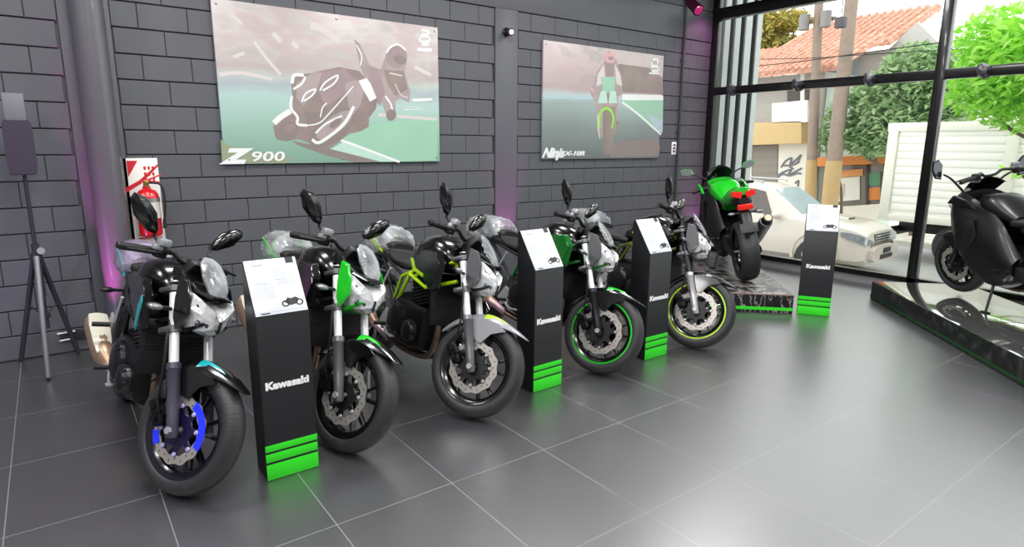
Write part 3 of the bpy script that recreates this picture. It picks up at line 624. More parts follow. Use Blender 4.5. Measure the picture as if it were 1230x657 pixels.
def bars(root, M, wide=.285, gz=1.03, gx=-.435, mirrors=True, mz=1.175, silver=False):
    bm = NB(); P = [(gx, -wide, gz-.01), (gx+.02, -wide*.6, gz+.01), (-.37, -.11, gz+.025), (-.35, -.05, gz-.01), (-.35, .05, gz-.01), (-.37, .11, gz+.025), (gx+.02, wide*.6, gz+.01), (gx, wide, gz-.01)]
    tube(bm, P, .0125, 12); box(bm, (-.352, 0, .972), (.05, .13, .045), bev=.01)
    hb = build('handlebar', bm, SATIN, root, M)
    for s in (-1, 1):
        bm = NB(); tube(bm, [(gx-.004, s*(wide+.03), gz-.012), (gx+.008, s*(wide-.02), gz-.006), (gx+.016, s*(wide-.115), gz+.004)], .0185, 14); build('grip', bm, FLAT, hb, M)
        bm = NB(); cyl(bm, (gx-.006, s*(wide+.028), gz-.012), (gx-.010, s*(wide+.040), gz-.014), .017, .015, 14); build('bar_end', bm, SATIN, hb, M)
        bm = NB(); tube(bm, [(gx+.03, s*(wide-.14), gz+.01), (gx+.07, s*(wide-.12), gz+.005), (gx+.075, s*(wide-.03), gz-.005), (gx+.06, s*(wide+.04), gz-.012)], [.010, .006], 8); build('lever', bm, SATIN, hb, M)
        bm = NB(); box(bm, (gx+.03, s*(wide-.15), gz+.005), (.055, .05, .055), bev=.012); box(bm, (gx+.055, s*(wide-.16), gz+.02), (.03, .06, .03), bev=.008); build('switch_housing', bm, SATIN, hb, M)
        if s < 0:
            bm = NB(); box(bm, (gx+.06, s*(wide-.13), gz+.055), (.05, .055, .04), bev=.010); box(bm, (gx+.05, s*(wide-.13), gz+.025), (.03, .08, .025), bev=.006); build('fluid_reservoir', bm, mat('reservoir_grey', '#97999c', .3, .3), hb, M)
        if mirrors:
            bm = NB(); tube(bm, [(gx+.025, s*.15, gz+.01), (gx+.02, s*.155, gz+.05), (gx-.002, s*.165, gz+.07), (gx, s*.182, mz-.045)], [.0085, .0065], 8)
            mir = build('mirror_arm', bm, SATIN, root, M)
            out = [(-.075, -.080), (-.03, -.076), (.055, -.025), (.098, .040), (.086, .070), (.03, .068), (-.045, .015), (-.082, -.055)]
            c = Vector((gx+.0, s*.245, mz+.02))
            bm = NB()
            def rg(sc_, dx): return [c+Vector((dx+.25*a*0, s*a*sc_, z*sc_)) for a, z in out]
            loft(bm, [rg(.97, -.012), rg(1.04, -.006), rg(1.0, .006), rg(.72, .022), rg(.3, .03)])
            sh = build('mirror_shell', bm, BLACK, mir, M)
            bm = NB(); loft(bm, [rg(.92, -.0125), rg(.92, -.0145)]); build('mirror_glass', bm, MIRGLASS, mir, M)
    return hb
def signal(root, M, p, side, lens=CLEAR, back=False):
    p = Vector(p); d = Vector((0, side, 0)); bm = NB()
    tube(bm, [p-d*.07, p], [.009, .011], 8, sm=False)
    sphere(bm, p+d*.02, 1, (.025, .042, .019)); sg = build('turn_signal', bm, SATIN, root, M)
    bm = NB(); sphere(bm, p+d*.024+Vector((-.012 if back else .012, 0, 0)), 1, (.022, .037, .0155)); build('signal_lens', bm, lens, sg, M)
def engine(root, M, big=False):
    bm = NB()
    loft(bm, [sup(((x), 0, (a+b_)/2), hw, (b_-a)/2, 5, 24) for x, a, b_, hw in ((-.41, .34, .50, .10), (-.44, .27, .56, .155), (-.60, .24, .57, .17), (-.78, .24, .60, .175), (-.92, .28, .56, .15), (-.98, .34, .50, .10))])
    en = build('engine', bm, ENGINE, root, M)
    bm = NB(); Rm = Matrix.Rotation(radians(-18), 3, 'Y')
    for k in range(6): box(bm, Vector((-.53, 0, .63))+Rm @ Vector((0, 0, -.07+.022*k)), (.235, .29, .012), Rm, .003)
    box(bm, Vector((-.53, 0, .63)), (.21, .27, .15), Rm, .008); box(bm, Vector((-.53, 0, .63))+Rm @ Vector((0, 0, .09)), (.225, .3, .07), Rm, .018)
    build('cylinder_block', bm, ENGINE, en, M)
    for s, x, z, r_ in ((-1, -.74, .42, .112), (1, -.76, .42, .105), (-1, -.55, .38, .07), (1, -.54, .37, .075)):
        bm = NB(); lathe(bm, [(0, s*.215), (r_*.6, s*.213), (r_*.86, s*.205), (r_, s*.19), (r_*1.03, s*.15)], (x, 0, z), 'Y', 30, closed=False)
        for k in range(7):
            a = 2*pi*k/7; lathe(bm, [(0, s*.2), (.008, s*.2), (.008, s*.18)], (x+r_*.97*cos(a), 0, z+r_*.97*sin(a)), 'Y', 6, closed=False)
        build('engine_cover', bm, mat('cover_dark_metal', '#2a2a2d', .3, .6), en, M)
    bm = NB(); box(bm, (-.355, 0, .60), (.03, .33, .27), Matrix.Rotation(radians(-8), 3, 'Y'), .006)
    for k in range(14): box(bm, (-.338+.0, 0, .485+.0175*k), (.006, .29, .004), None)
    build('radiator', bm, mat('radiator_core', '#202022', .45, .5), root, M)
    for s in (-1, 1):
        bm = NB(); tube(bm, [(-.43, s*.07, .56), (-.375, s*.075, .50), (-.365, s*.075, .38), (-.42, s*.065, .27), (-.55, s*.03-.02, .21), (-.80, -.05+s*.02, .20), (-.98, -.12, .25)], .020, 12); build('exhaust_header', bm, HEADER, root, M)
def exhaust(root, M, wrap=True):
    bm = NB(); P = [(-.96, -.11, .24), (-1.06, -.16, .30), (-1.16, -.19, .345), (-1.46, -.205, .43), (-1.52, -.207, .45)]
    Q = cat(P, 4); dr = Vector((-.95, -.03, .3)).normalized(); rings = []
    for i, p in enumerate(Q):
        f = i/(len(Q)-1); a, b_ = (.026, .028) if f < .3 else ((.052, .075) if f > .55 else (.026+.026*(f-.3)/.25, .028+.047*(f-.3)/.25))
        if i == len(Q)-1: a, b_ = .042, .062
        upv = Vector((.3, 0, .95)).normalized(); sd = Vector((0, 1, 0)); rings.append(sup(p, a, b_, 2.6, 18, sd, upv))
    loft(bm, rings); mf = build('muffler', bm, TAN, root, M)
    bm = NB(); rows = []
    for x, z, hh in ((-1.12, .372, .030), (-1.18, .418, .046), (-1.36, .480, .054), (-1.47, .518, .048)):
        rows.append([Vector((x, -.200+hh*q, z+.008*(1-q*q))) for q in (-1, -.5, 0, .5, 1)]+[Vector((x, -.200+hh*q, z-.008+.008*(1-q*q))) for q in (1, .5, 0, -.5, -1)])
    loft(bm, rows); build('heat_shield', bm, CREAM, mf, M)
    bm = NB(); tube(bm, [(-1.515, -.207, .45), (-1.56, -.208, .464)], [.036, .033], 16, sm=False); build('muffler_tip', bm, PINKM, mf, M)
    bm = NB(); tube(bm, [(-.95, -.105, .235), (-1.05, -.155, .29), (-1.14, -.185, .335)], .031, 12); build('link_pipe', bm, PINKM, mf, M)
def rear_end(root, M, signals=True):
    wheel_parts(root, 'rear_wheel', (-1.40, 0, .305), M, .305, .15, disc_r=.11, rear=True)
    bm = NB()
    for s in (-1, 1): loft(bm, [sup((x, s*y, z), .022, hh, 4, 12) for x, y, z, hh in ((-.86, .10, .40, .05), (-1.05, .115, .38, .045), (-1.25, .118, .33, .035), (-1.44, .118, .305, .03))])
    box(bm, (-1.0, 0, .39), (.09, .22, .07), bev=.015); build('swingarm', bm, SATIN, root, M)
    bm = NB(); cyl(bm, (-.95, .03, .42), (-.90, .03, .70), .022, seg=14)
    for k in range(8): lathe(bm, [(.030, -.006), (.038, 0), (.030, .006)], (-.944+.005*k, .03, .45+.028*k), 'Z', 16)
    build('shock_absorber', bm, mat('shock_spring', '#2b2b30', .35, .3), root, M)
    bm = NB(); rows = []
    for i in range(10):
        th = radians(62+75*i/9); rows.append([Vector((-1.40, 0, .305))+Vector((cos(th), 0, sin(th)))*(.335-.03*abs(q)**3+o_)+Vector((0, .085*q, 0)) for q, o_ in ((-1, 0), (-.5, 0), (0, 0), (.5, 0), (1, 0), (1, -.006), (.5, -.006), (0, -.006), (-.5, -.006), (-1, -.006))])
    loft(bm, rows); build('rear_hugger', bm, SATIN, root, M)
    bm = NB(); secs(bm, [(-1.42, .74, .80, .07), (-1.55, .66, .75, .06), (-1.70, .54, .64, .05), (-1.78, .46, .55, .06)], 4, 12); build('plate_holder', bm, SATIN, root, M)
    if signals:
        for s in (-1, 1): signal(root, M, (-1.66, s*.12, .64), s, AMBER, True)
    for s in (-1, 1):
        bm = NB(); prism(bm, [(-.82, .42), (-.90, .46), (-.98, .36), (-.93, .30), (-.84, .33)], s*.175, s*.19, 'XZ', .004); br_ = build('footpeg_bracket', bm, SILVER, root, M)
        bm = NB(); tube(bm, [(-.87, s*.185, .35), (-.875, s*.27, .35)], .013, 10, sm=False); build('footpeg', bm, FLAT, br_, M)
        bm = NB(); prism(bm, [(-1.04, .56), (-1.16, .60), (-1.20, .54), (-1.14, .50)], s*.165, s*.178, 'XZ', .004); tube(bm, [(-1.06, s*.17, .57), (-.98, s*.16, .72)], .010, 8, sm=False); br_ = build('passenger_footpeg_bracket', bm, SILVER, root, M)
        bm = NB(); tube(bm, [(-1.15, s*.175, .525), (-1.155, s*.265, .525)], .014, 10, sm=False); build('footpeg', bm, FLAT, br_, M)
    bm = NB(); tube(bm, [(-.87, -.195, .33), (-.80, -.205, .30), (-.72, -.21, .30)], .008, 8); box(bm, (-.71, -.215, .302), (.03, .035, .012), bev=.003); build('brake_pedal', bm, SILVER, root, M)
def side_stand(root, M, lean):
    k = math.tan(lean)
    bm = NB(); y = .235; tube(bm, [(-.74, .13, .30), (-.78, .18, .18), (-.82, y, y*k+.012)], [.013, .010], 10); box(bm, (-.83, y+.01, (y+.01)*k+.006), (.07, .05, .010), Matrix.Rotation(lean, 3, 'X'), .003); build('side_stand', bm, SATIN, root, M)
def trellis(root, M, col):
    bm = NB()
    for s in (-1, 1):
        for P in ([(-.31, s*.045, .88), (-.52, s*.165, .80), (-.78, s*.165, .70), (-.92, s*.13, .50)], [(-.28, s*.045, .76), (-.45, s*.16, .68), (-.66, s*.175, .73)], [(-.40, s*.12, .845), (-.45, s*.16, .68)], [(-.52, s*.165, .80), (-.60, s*.17, .715)],
                  [(-.66, s*.17, .745), (-.74, s*.17, .60), (-.90, s*.13, .46)]): tube(bm, P, .0125, 10, sm=False)
    tube(bm, [(-.92, -.13, .50), (-.92, .13, .50)], .014, 10, sm=False); tube(bm, [(-.30, -.05, .86), (-.30, .05, .86)], .03, 12, sm=False)
    fr_ = build('frame', bm, col, root, M)
    bm = NB()
    for s in (-1, 1):
        for P in ([(-.80, s*.15, .70), (-1.10, s*.12, .76), (-1.45, s*.06, .82)], [(-.92, s*.13, .52), (-1.15, s*.11, .70), (-1.30, s*.09, .79)]): tube(bm, P, .0125, 10)
    tube(bm, [(-1.3, -.09, .79), (-1.3, .09, .79)], .01, 8, sm=False); build('subframe', bm, SATIN, fr_, M)
def naked_bike(label, cfg):
    lean, steer = radians(cfg.get('lean', 11.8)), radians(cfg['steer'])
    root = thing('motorcycle', label, 'motorcycle', (cfg['x'], cfg['y'], 0), (-lean, 0, radians(cfg['h'])), 'motorcycles parked in a row along the block wall')
    FM = SB @ Matrix.Translation(O_ST) @ Matrix.Rotation(steer, 4, AX) @ Matrix.Translation(-O_ST)
    fw = wheel_parts(root, 'front_wheel', AXLE, FM, .295, .112, cfg.get('stripe'), cfg.get('film', False), cfg.get('dual', False), cfg.get('rim'), cfg.get('disc_r', .152), cfg.get('carrier'))
    fender(root, FM, cfg['fender'], cfg.get('fender_accent')); fork(root, FM, cfg['slider'], cfg.get('upper', CHROME))
    caliper(root, FM, (-1, 1) if cfg.get('dual') else (-1,)); bars(root, FM)
    # headlight with cowl (turns with the fork)
    bm = NB()
    def hx(x, hw, z0, z1, zm): return [Vector((x, a, b_)) for a, b_ in ((0, z0), (hw*.55, z0+.012), (hw, zm), (hw*.92, z1-.012), (hw*.5, z1), (0, z1+.004), (-hw*.5, z1), (-hw*.92, z1-.012), (-hw, zm), (-hw*.55, z0+.012))]
    def lx(x, hw, zb, zs, zt): return [Vector((x, a, b_)) for a, b_ in ((0, zb), (hw*.62, zb+.018), (hw, zs), (hw*.94, zt-.006), (hw*.42, zt-.030), (0, zt-.042), (-hw*.42, zt-.030), (-hw*.94, zt-.006), (-hw, zs), (-hw*.62, zb+.018))]
    loft(bm, [lx(-.185, .120, .715, .845, .915), lx(-.125, .122, .712, .835, .905), lx(-.068, .092, .722, .81, .872), lx(-.040, .038, .742, .79, .84)])
    hl = build('headlight', bm, CRYSTAL, root, FM, 8)
    bm = NB()
    for s in (-1, 1): tube(bm, [(-.036, 0, .745), (-.064, s*.055, .80), (-.10, s*.108, .855)], .0045, 6, sm=False)
    tube(bm, [(-.036, 0, .742), (-.036, 0, .80)], .007, 6, sm=False); build('lens_divider', bm, SATIN, hl, FM)
    bm = NB()
    for s in (-1, 1):
        for c in ((-.066, s*.045, .775), (-.088, s*.075, .772)): lathe(bm, [(.0, .016), (.016, .01), (.02, 0)], c, 'X', 14, closed=False)
    build('projector_lens', bm, mat('projector_dark', '#4b5055', .08, .4), hl, FM)
    bm = NB(); loft(bm, [hx(-.30, .10, .78, 1.0, .90), hx(-.22, .118, .80, .965, .90), hx(-.15, .112, .888, .93, .91), hx(-.075, .07, .882, .905, .893)][0:4]); build('headlight_cowl', bm, cfg.get('cowl', BLACK), root, FM, 28)
    cw = root.children[-1]
    for s in (-1, 1):
        bm = NB(); prism(bm, [(-.105, .80), (-.125, .88), (-.175, .955), (-.235, .965), (-.225, .86), (-.195, .765), (-.155, .715)], s*.120, s*.134, 'XZ', .004, .93); build('cowl_panel', bm, cfg.get('ear', BLACK), cw, FM)
    bm = NB(); prism(bm, [(-.06, .765), (-.055, .785), (-.13, .742), (-.23, .70), (-.25, .672), (-.14, .715)], -.085, .085, 'XZ', .006, .9); build('chin_panel', bm, cfg.get('chin', BLACK), cw, FM)
    # meter screen in its clear protective wrap
    bm = NB(); loft(bm, [[Vector((x, hw*q, z+dz*(1-q*q)-o_)) for q, o_ in ((-1, 0), (-.6, 0), (0, 0), (.6, 0), (1, 0), (1, .012), (.6, .014), (0, .016), (-.6, .014), (-1, .012))] for x, z, hw, dz in ((-.09, .895, .03, .006), (-.12, .93, .055, .012), (-.17, .985, .066, .016), (-.215, 1.032, .056, .013), (-.23, 1.05, .032, .006))])
    sc_ = build('meter_screen', bm, mat('smoked_screen', '#1b1d20', .1, coat=.6), root, FM)
    bm = NB(); loft(bm, [sup((x, 0, z), hw, hh, 3, 16) for x, z, hw, hh in ((-.085, .895, .03, .012), (-.115, .935, .062, .022), (-.165, .99, .074, .026), (-.215, 1.04, .064, .022), (-.24, 1.062, .036, .012))]); build('protective_film', bm, FILM, sc_, FM)
    bm = NB(); box(bm, (-.275, 0, 1.0), (.05, .16, .10), Matrix.Rotation(radians(35), 3, 'Y'), .012); build('instrument_panel', bm, SATIN, root, FM)
    for s in (-1, 1): signal(root, FM, (-.22, s*.20, .80), s, CLEAR)
    # body
    bm = NB(); secs(bm, [(-.33, .82, .90, .06), (-.39, .79, .975, .115), (-.50, .78, 1.02, .158), (-.62, .77, 1.005, .165), (-.74, .76, .93, .128), (-.83, .75, .85, .08)], 2.7, 24)
    tk = build('fuel_tank', bm, cfg.get('tank', BLACK), root, SB)
    bm = NB(); lathe(bm, [(0, 1.032), (.035, 1.030), (.042, 1.02), (.042, 1.0)], (-.50, 0, 0), 'Z', 24, closed=False); build('fuel_cap', bm, SATIN, tk, SB)
    for s in (-1, 1):
        bm = NB(); prism(bm, [(-.27, .865), (-.34, .935), (-.50, .925), (-.66, .84), (-.60, .765), (-.47, .74), (-.36, .665), (-.30, .705)], s*.150, s*.188, 'XZ', .006, .9); sh = build('tank_shroud', bm, cfg.get('shroud', BLACK), root, SB)
        bm = NB(); prism(bm, cfg.get('accent_shape', [(-.285, .83), (-.30, .86), (-.36, .80), (-.385, .70), (-.36, .675), (-.335, .72)]), s*.186, s*.193, 'XZ', .002); build('shroud_accent', bm, cfg.get('accent', BLACK), sh, SB)
    trellis(root, SB, cfg.get('frame', SATIN)); engine(root, SB); exhaust(root, SB); rear_end(root, SB); side_stand(root, SB, lean)
    bm = NB(); secs(bm, [(-.78, .72, .80, .09), (-.86, .73, .795, .12), (-1.0, .75, .80, .135), (-1.12, .77, .83, .125), (-1.17, .78, .86, .10)], 3, 20)
    st = build('seat', bm, mat('seat_vinyl', '#17171a', .55, bump=.2, bscale=140), root, SB)
    bm = NB(); secs(bm, [(-1.15, .82, .885, .08), (-1.22, .83, .90, .11), (-1.36, .85, .92, .10), (-1.48, .87, .93, .06)], 3, 18); build('pillion_seat', bm, MATS['seat_vinyl'], root, SB)
    bm = NB(); secs(bm, [(-.98, .72, .78, .10), (-1.15, .75, .83, .128), (-1.35, .78, .865, .11), (-1.52, .82, .91, .075), (-1.66, .86, .915, .035)], 2.8, 20); tl = build('tail_cowl', bm, cfg.get('tail', BLACK), root, SB)
    bm = NB(); secs(bm, [(-1.60, .845, .90, .05), (-1.655, .85, .90, .045), (-1.675, .86, .885, .03)], 3, 14); build('tail_light', bm, REDL, tl, SB)
    if cfg.get('wrap', True):
        bm = NB(); secs(bm, [(-1.20, .80, .93, .10), (-1.28, .77, .985, .145), (-1.45, .76, 1.0, .15), (-1.58, .77, .985, .13), (-1.68, .80, .95, .09), (-1.72, .84, .90, .04)], 2.4, 22)
        bmesh.ops.subdivide_edges(bm, edges=bm.edges, cuts=1)
        rnd = random.Random(int(cfg['x']*100))
        for v in bm.verts: v.co += Vector((rnd.uniform(-1, 1), rnd.uniform(-1, 1), rnd.uniform(-1, 1)))*.008
        build('protective_film', bm, cfg.get('wrapmat', FILM), tl, SB, 25)
    if cfg.get('rack_accent'):
        for s in (-1, 1):
            bm = NB(); prism(bm, [(-1.22, .80), (-1.36, .875), (-1.60, .93), (-1.56, .885), (-1.36, .82)], s*.118, s*.128, 'XZ', .002); build('tail_accent', bm, cfg['rack_accent'], tl, SB)
    return root
SLD = mat('slider_purple_grey', '#54505f', .3, .45); SLG = mat('slider_grey', '#77787b', .3, .6); SLB = mat('slider_black', '#2a2b2f', .3, .5)
naked_bike('black motorcycle with teal trim and blue film on its brake disc, first in the row', dict(x=.338, y=-2.851, h=-86.9, steer=29.4, slider=SLD, fender=BLACK, fender_accent=TEAL, film=True, accent=TEAL, rack_accent=TEAL, tank=BLACK, carrier=mat('carrier_indigo', '#1c1740', .35, .3), rim=mat('rim_violet_black', '#0e0b1c', .22, .2, coat=.4), wrapmat=film_mat('violet_wrap', .5, '#a79cb4', 9)))
naked_bike('motorcycle with bright green headlight panels and green tail, second in the row', dict(x=1.159, y=-2.905, h=-90.8, steer=22.7, slider=SLG, fender=BLACK, fender_accent=GREEN, ear=GREEN, chin=GREEN, tail=GREEN, accent=BLACK, shroud=BLACK, rack_accent=GREEN))
naked_bike('black motorcycle with grey front fender and yellow-green frame tubes', dict(x=1.971, y=-2.94, h=-90.8, steer=33.2, slider=SLG, fender=GREYP, fender_accent=YELG, frame=YELG, ear=DKGREY, accent=YELG, accent_shape=[(-.46, .742), (-.60, .768), (-.66, .84), (-.63, .84), (-.575, .785), (-.46, .765)], rack_accent=YELG))
naked_bike('dark green motorcycle with a thin green stripe round its front rim', dict(x=3.174, y=-2.862, h=-86.6, steer=20.8, slider=SLB, fender=BLACK, fender_accent=GREEN, stripe=GREEN, frame=DKGREEN, tank=BLACK, shroud=DKGREEN, ear=DKGREY, chin=DKGREEN, accent=DKGREEN, dual=True, disc_r=.158))
naked_bike('black motorcycle with a yellow-green stripe round its front rim, fifth in the row', dict(x=4.265, y=-2.888, h=-90.1, steer=26.5, slider=mat('slider_silver', '#c9cacc', .28, .5), upper=SATIN, fender=BLACK, stripe=YELG, frame=mat('olive_frame_paint', '#4d5a18', .35), ear=DKGREY, accent=YELG, accent_shape=[(-.46, .742), (-.60, .768), (-.66, .84), (-.63, .84), (-.575, .785), (-.46, .765)], dual=True, disc_r=.158))

# ---- faired motorcycles on the plinths
def faired_bike(label, loc, h, lean, steer, col, low, tailcol, tall=False, grp=None):
    lean, steer = radians(lean), radians(steer)
    root = thing('motorcycle', label, 'motorcycle', loc, (-lean, 0, radians(h)), grp)
    FM = SB @ Matrix.Translation(O_ST) @ Matrix.Rotation(steer, 4, AX) @ Matrix.Translation(-O_ST)
    wheel_parts(root, 'front_wheel', AXLE, FM, .295, .118, dual=True, disc_r=.16); fender(root, FM, low); fork(root, FM, SLB); caliper(root, FM, (-1, 1))
    bars(root, FM, .34 if tall else .32, 1.17 if tall else .93, -.45 if tall else -.40, mirrors=False)
    wheel_parts(root, 'rear_wheel', (-1.42, 0, .315), SB, .315, .19, disc_r=.11, rear=True)
    bm = NB()
    for s in (-1, 1): loft(bm, [sup((x, s*y, z), .024, hh, 4, 12) for x, y, z, hh in ((-.86, .12, .40, .06), (-1.10, .135, .38, .055), (-1.30, .138, .34, .04), (-1.47, .138, .315, .032))])
    box(bm, (-1.0, 0, .40), (.1, .26, .09), bev=.015); build('swingarm', bm, SATIN, root, SB)
    # fairing halves
    for s in (-1, 1):
        bm = NB(); L = [(-.02, .80, .90, .10), (-.12, .66, .99, .20), (-.26, .50, 1.0, .245), (-.40, .34, .96, .26), (-.58, .24, .90, .25), (-.78, .22, .78, .235), (-.92, .27, .62, .21), (-1.0, .34, .52, .18)]
        rows = []
        for r_ in smooth_rows(L, 4):
            x, z0, z1, hw = r_[:4]; prof = [(.30, 0), (.72, .04), (.95, .2), (1, .45), (.97, .7), (.80, .9), (.62, 1.)]
            o_ = [Vector((x, s*hw*a, z0+(z1-z0)*q)) for a, q in prof]; i_ = [Vector((x, s*(hw*a-.010), z0+(z1-z0)*q)) for a, q in prof[::-1]]; rows.append(o_+i_)
        loft(bm, rows); fr_ = build('side_fairing', bm, low, root, SB)
        bm = NB(); prism(bm, [(-.30, .62), (-.40, .80), (-.56, .80), (-.62, .66), (-.50, .50), (-.38, .48)], s*.246, s*.262, 'XZ', .004, .86); build('fairing_vent', bm, SATIN, fr_, SB)
        bm = NB(); prism(bm, [(-.14, .90), (-.24, .985), (-.46, .95), (-.60, .885), (-.42, .90)], s*.236, s*.262, 'XZ', .004, .9); build('fairing_stripe', bm, col, fr_, SB)
        if True:
            bm = NB(); tube(bm, [(-.16, s*.12, 1.0), (-.14, s*.22, 1.07 if not tall else 1.12), (-.15, s*.30, 1.10 if not tall else 1.17)], [.012, .008], 8); ma = build('mirror_arm', bm, SATIN, root, SB)
            c = Vector((-.16, s*.36, 1.13 if not tall else 1.22)); out = [(-.08, -.03), (.0, -.045), (.07, -.02), (.075, .03), (.03, .05), (-.05, .03)] if not tall else [(-.03, -.09), (.02, -.08), (.05, .0), (.045, .075), (.0, .09), (-.035, .04)]
            bm = NB(); loft(bm, [[c+Vector((dx, s*a*k, z*k)) for a, z in out] for k, dx in ((.96, -.014), (1.04, -.006), (1, .01), (.7, .03), (.3, .04))]); build('mirror_shell', bm, col if not tall else SATIN, ma, SB)
            bm = NB(); loft(bm, [[c+Vector((dx, s*a*.9, z*.9)) for a, z in out] for dx in (-.0145, -.0165)]); build('mirror_glass', bm, MIRGLASS, ma, SB)
    bm = NB(); secs(bm, [(.06, .80, .84, .03), (.02, .76, .89, .10), (-.08, .70, .97, .165), (-.18, .72, 1.02, .19), (-.28, .80, 1.03, .18)], 2.6, 22); nc = build('nose_cowl', bm, col, root, SB)
    for s in (-1, 1):
        bm = NB(); prism(bm, [(s*.03, .79), (s*.13, .83), (s*.15, .875), (s*.05, .845)], .0, .045, 'YZ', .004, .8); build('headlight', bm, CRYSTAL, nc, SB)
    bm = NB(); rows = []
    top = 1.10 if tall else 1.13
    for x, z, hw, dz in ((-.05, .97, .09, .03), (-.13, 1.03, .14, .05), (-.22, (1.03+top)/2+.03, .15, .06), (-.30, top, .11, .05)): rows.append([Vector((x-.07*q*q, hw*q, z+dz*(1-q*q)-o_)) for q, o_ in ((-1, 0), (-.6, 0), (0, 0), (.6, 0), (1, 0), (1, .006), (.6, .006), (0, .006), (-.6, .006), (-1, .006))])
    loft(bm, rows); build('windscreen', bm, mat('dark_screen', '#23272c', .08, coat=.6), root, SB)
    bm = NB(); secs(bm, [(-.36, .84, .93, .09), (-.46, .80, 1.0, .16), (-.60, .78, 1.01, .17), (-.74, .77, .92, .13), (-.84, .76, .84, .08)], 2.7, 22); build('fuel_tank', bm, col, root, SB)
    bm = NB(); secs(bm, [(-.80, .74, .82, .10), (-.95, .76, .82, .135), (-1.10, .78, .845, .12)], 3, 18); build('seat', bm, MATS['seat_vinyl'], root, SB)
    bm = NB(); secs(bm, [(-1.08, .86, .90, .08), (-1.2, .88, .94, .10), (-1.36, .92, .98, .07)], 3, 18); build('pillion_seat', bm, MATS['seat_vinyl'], root, SB)
    bm = NB(); secs(bm, [(-.96, .70, .80, .11), (-1.12, .76, .88, .14), (-1.30, .80, .95, .135), (-1.48, .86, .99, .095), (-1.60, .92, .99, .05)], 2.8, 22); tl = build('tail_cowl', bm, tailcol, root, SB)
    bm = NB(); secs(bm, [(-1.44, .80, .90, .10), (-1.54, .80, .91, .09), (-1.60, .83, .89, .05)], 3, 16); build('under_tail', bm, SATIN, tl, SB)
    for s in (-1, 1):
        bm = NB(); prism(bm, [(s*.010, .950), (s*.105, .962), (s*.118, .915), (s*.03, .885)], -1.615, -1.535, 'YZ', .003); build('tail_light', bm, REDL, tl, SB)
    bm = NB(); box(bm, (-1.63, 0, .80), (.04, .15, .055), None, .010); build('tail_light', bm, REDL, tl, SB)
    bm = NB(); secs(bm, [(-1.50, .74, .82, .06), (-1.62, .62, .76, .055), (-1.72, .52, .62, .05)], 4, 12); ph = build('plate_holder', bm, SATIN, root, SB)
    bm = NB(); box(bm, (-1.735, 0, .60), (.006, .17, .10), Matrix.Rotation(radians(28), 3, 'Y'), .002); build('number_plate', bm, SATIN, ph, SB)
    for s in (-1, 1): signal(root, SB, (-1.60, s*.11, .74), s, CLEAR, True)
    engine(root, SB)
    bm = NB(); P = [(-.98, -.12, .25), (-1.08, -.16, .34), (-1.20, -.19, .43), (-1.44, -.215, .58), (-1.50, -.22, .615)]
    tube(bm, P, [.032, .032, .033, .036, .045, .058, .063, .065, .066, .066, .066, .066, .066, .066, .066, .066, .066, .066, .066, .064, .055], 20); mf = build('muffler', bm, STEEL, root, SB)
    d = Vector((-.06, -.005, .04)); e = Vector(P[-1]); bm = NB(); tube(bm, [e, e+d], [.055, .045], 20, sm=False); build('muffler_tip', bm, SATIN, mf, SB)
    bm = NB(); tube(bm, [e+d*.98, e+d*1.02], [.036, .034], 16, sm=False); build('muffler_core', bm, TAN, mf, SB)
    bm = NB()
    bm.free()
    for s in (-1, 1): bm = NB(); prism(bm, [(-.84, .44), (-.92, .48), (-1.0, .40), (-.94, .34)], s*.18, s*.195, 'XZ', .004); tube(bm, [(-.90, s*.19, .40), (-.905, s*.27, .40)], .012, 8, sm=False); build('footpeg', bm, SATIN, root, SB)
    side_stand(root, SB, lean)
    return root
PH = .2
u45 = Vector((.70711, .70711, 0)); v45 = Vector((-.70711, .70711, 0))
rw6 = Vector((6.23, -2.14, PH+.012)); f6 = rw6+u45*1.42*S
faired_bike('green sport motorcycle with red tail lights facing the window on a printed plinth', f6, 45, 9, 6, GREEN, SATIN, GREEN)
fw7 = Vector((7.62, -3.75, PH))
BLK7 = mat('black_plum_plastic', '#0c090d', .38, coat=.12)
faired_bike('black faired motorcycle on the mirror-topped plinth at the edge beside the window', fw7, 47, 4, 14, BLK7, BLK7, BLK7, True)

# ---- plinths
camo = ramp_mat('plinth_rock_print', [(.36, '#141416'), (.47, '#3c3a3a'), (.55, '#8a8582'), (.66, '#2a292a')], 9, .35, 6)
C6 = Vector((6.02, -2.82, 0))
t = thing('display_plinth', 'low plinth printed like dark rock with a green edge stripe under the green motorcycle', 'plinth', C6, (0, 0, radians(45)))
bm = NB(); b2(bm, 0, 2.45, 0, 1.0, 0, PH-.004, .004); build('base', bm, ramp_mat('plinth_letter_print', [(.40, '#0e0e10'), (.5, '#1c1b1d'), (.53, '#9b9794'), (.58, '#151416')], 16, .4, 2, stretch=(1, 1, .35)), t)
bm = NB(); b2(bm, .006, 2.444, .006, .994, PH-.004, PH, .001); build('printed_top', bm, camo, t)
bm = NB(); b2(bm, -.003, .0, -.003, 1.003, .03, .062); b2(bm, -.003, 2.453, -.003, .0, .03, .062); build('green_stripe', bm, STANDG, t)
bm = NB(); b2(bm, -.004, .008, -.004, 1.004, PH-.010, PH+.002, .001); build('edge_trim', bm, mat('copper_trim', '#a58a80', .35, .3), t)
D7 = Vector((7.40, -2.97, 0))
t = thing('display_plinth', 'low black plinth with mirror-like top and dark printed side under the black motorcycle', 'plinth', D7, (0, 0, radians(45)))
bm = NB(); b2(bm, -3.0, 0, -1.0, 0, 0, PH-.004, .004); build('base', bm, ramp_mat('plinth_dark_print', [(.4, '#0c0d0d'), (.55, '#191b1a'), (.66, '#343634')], 10, .4, 6), t)
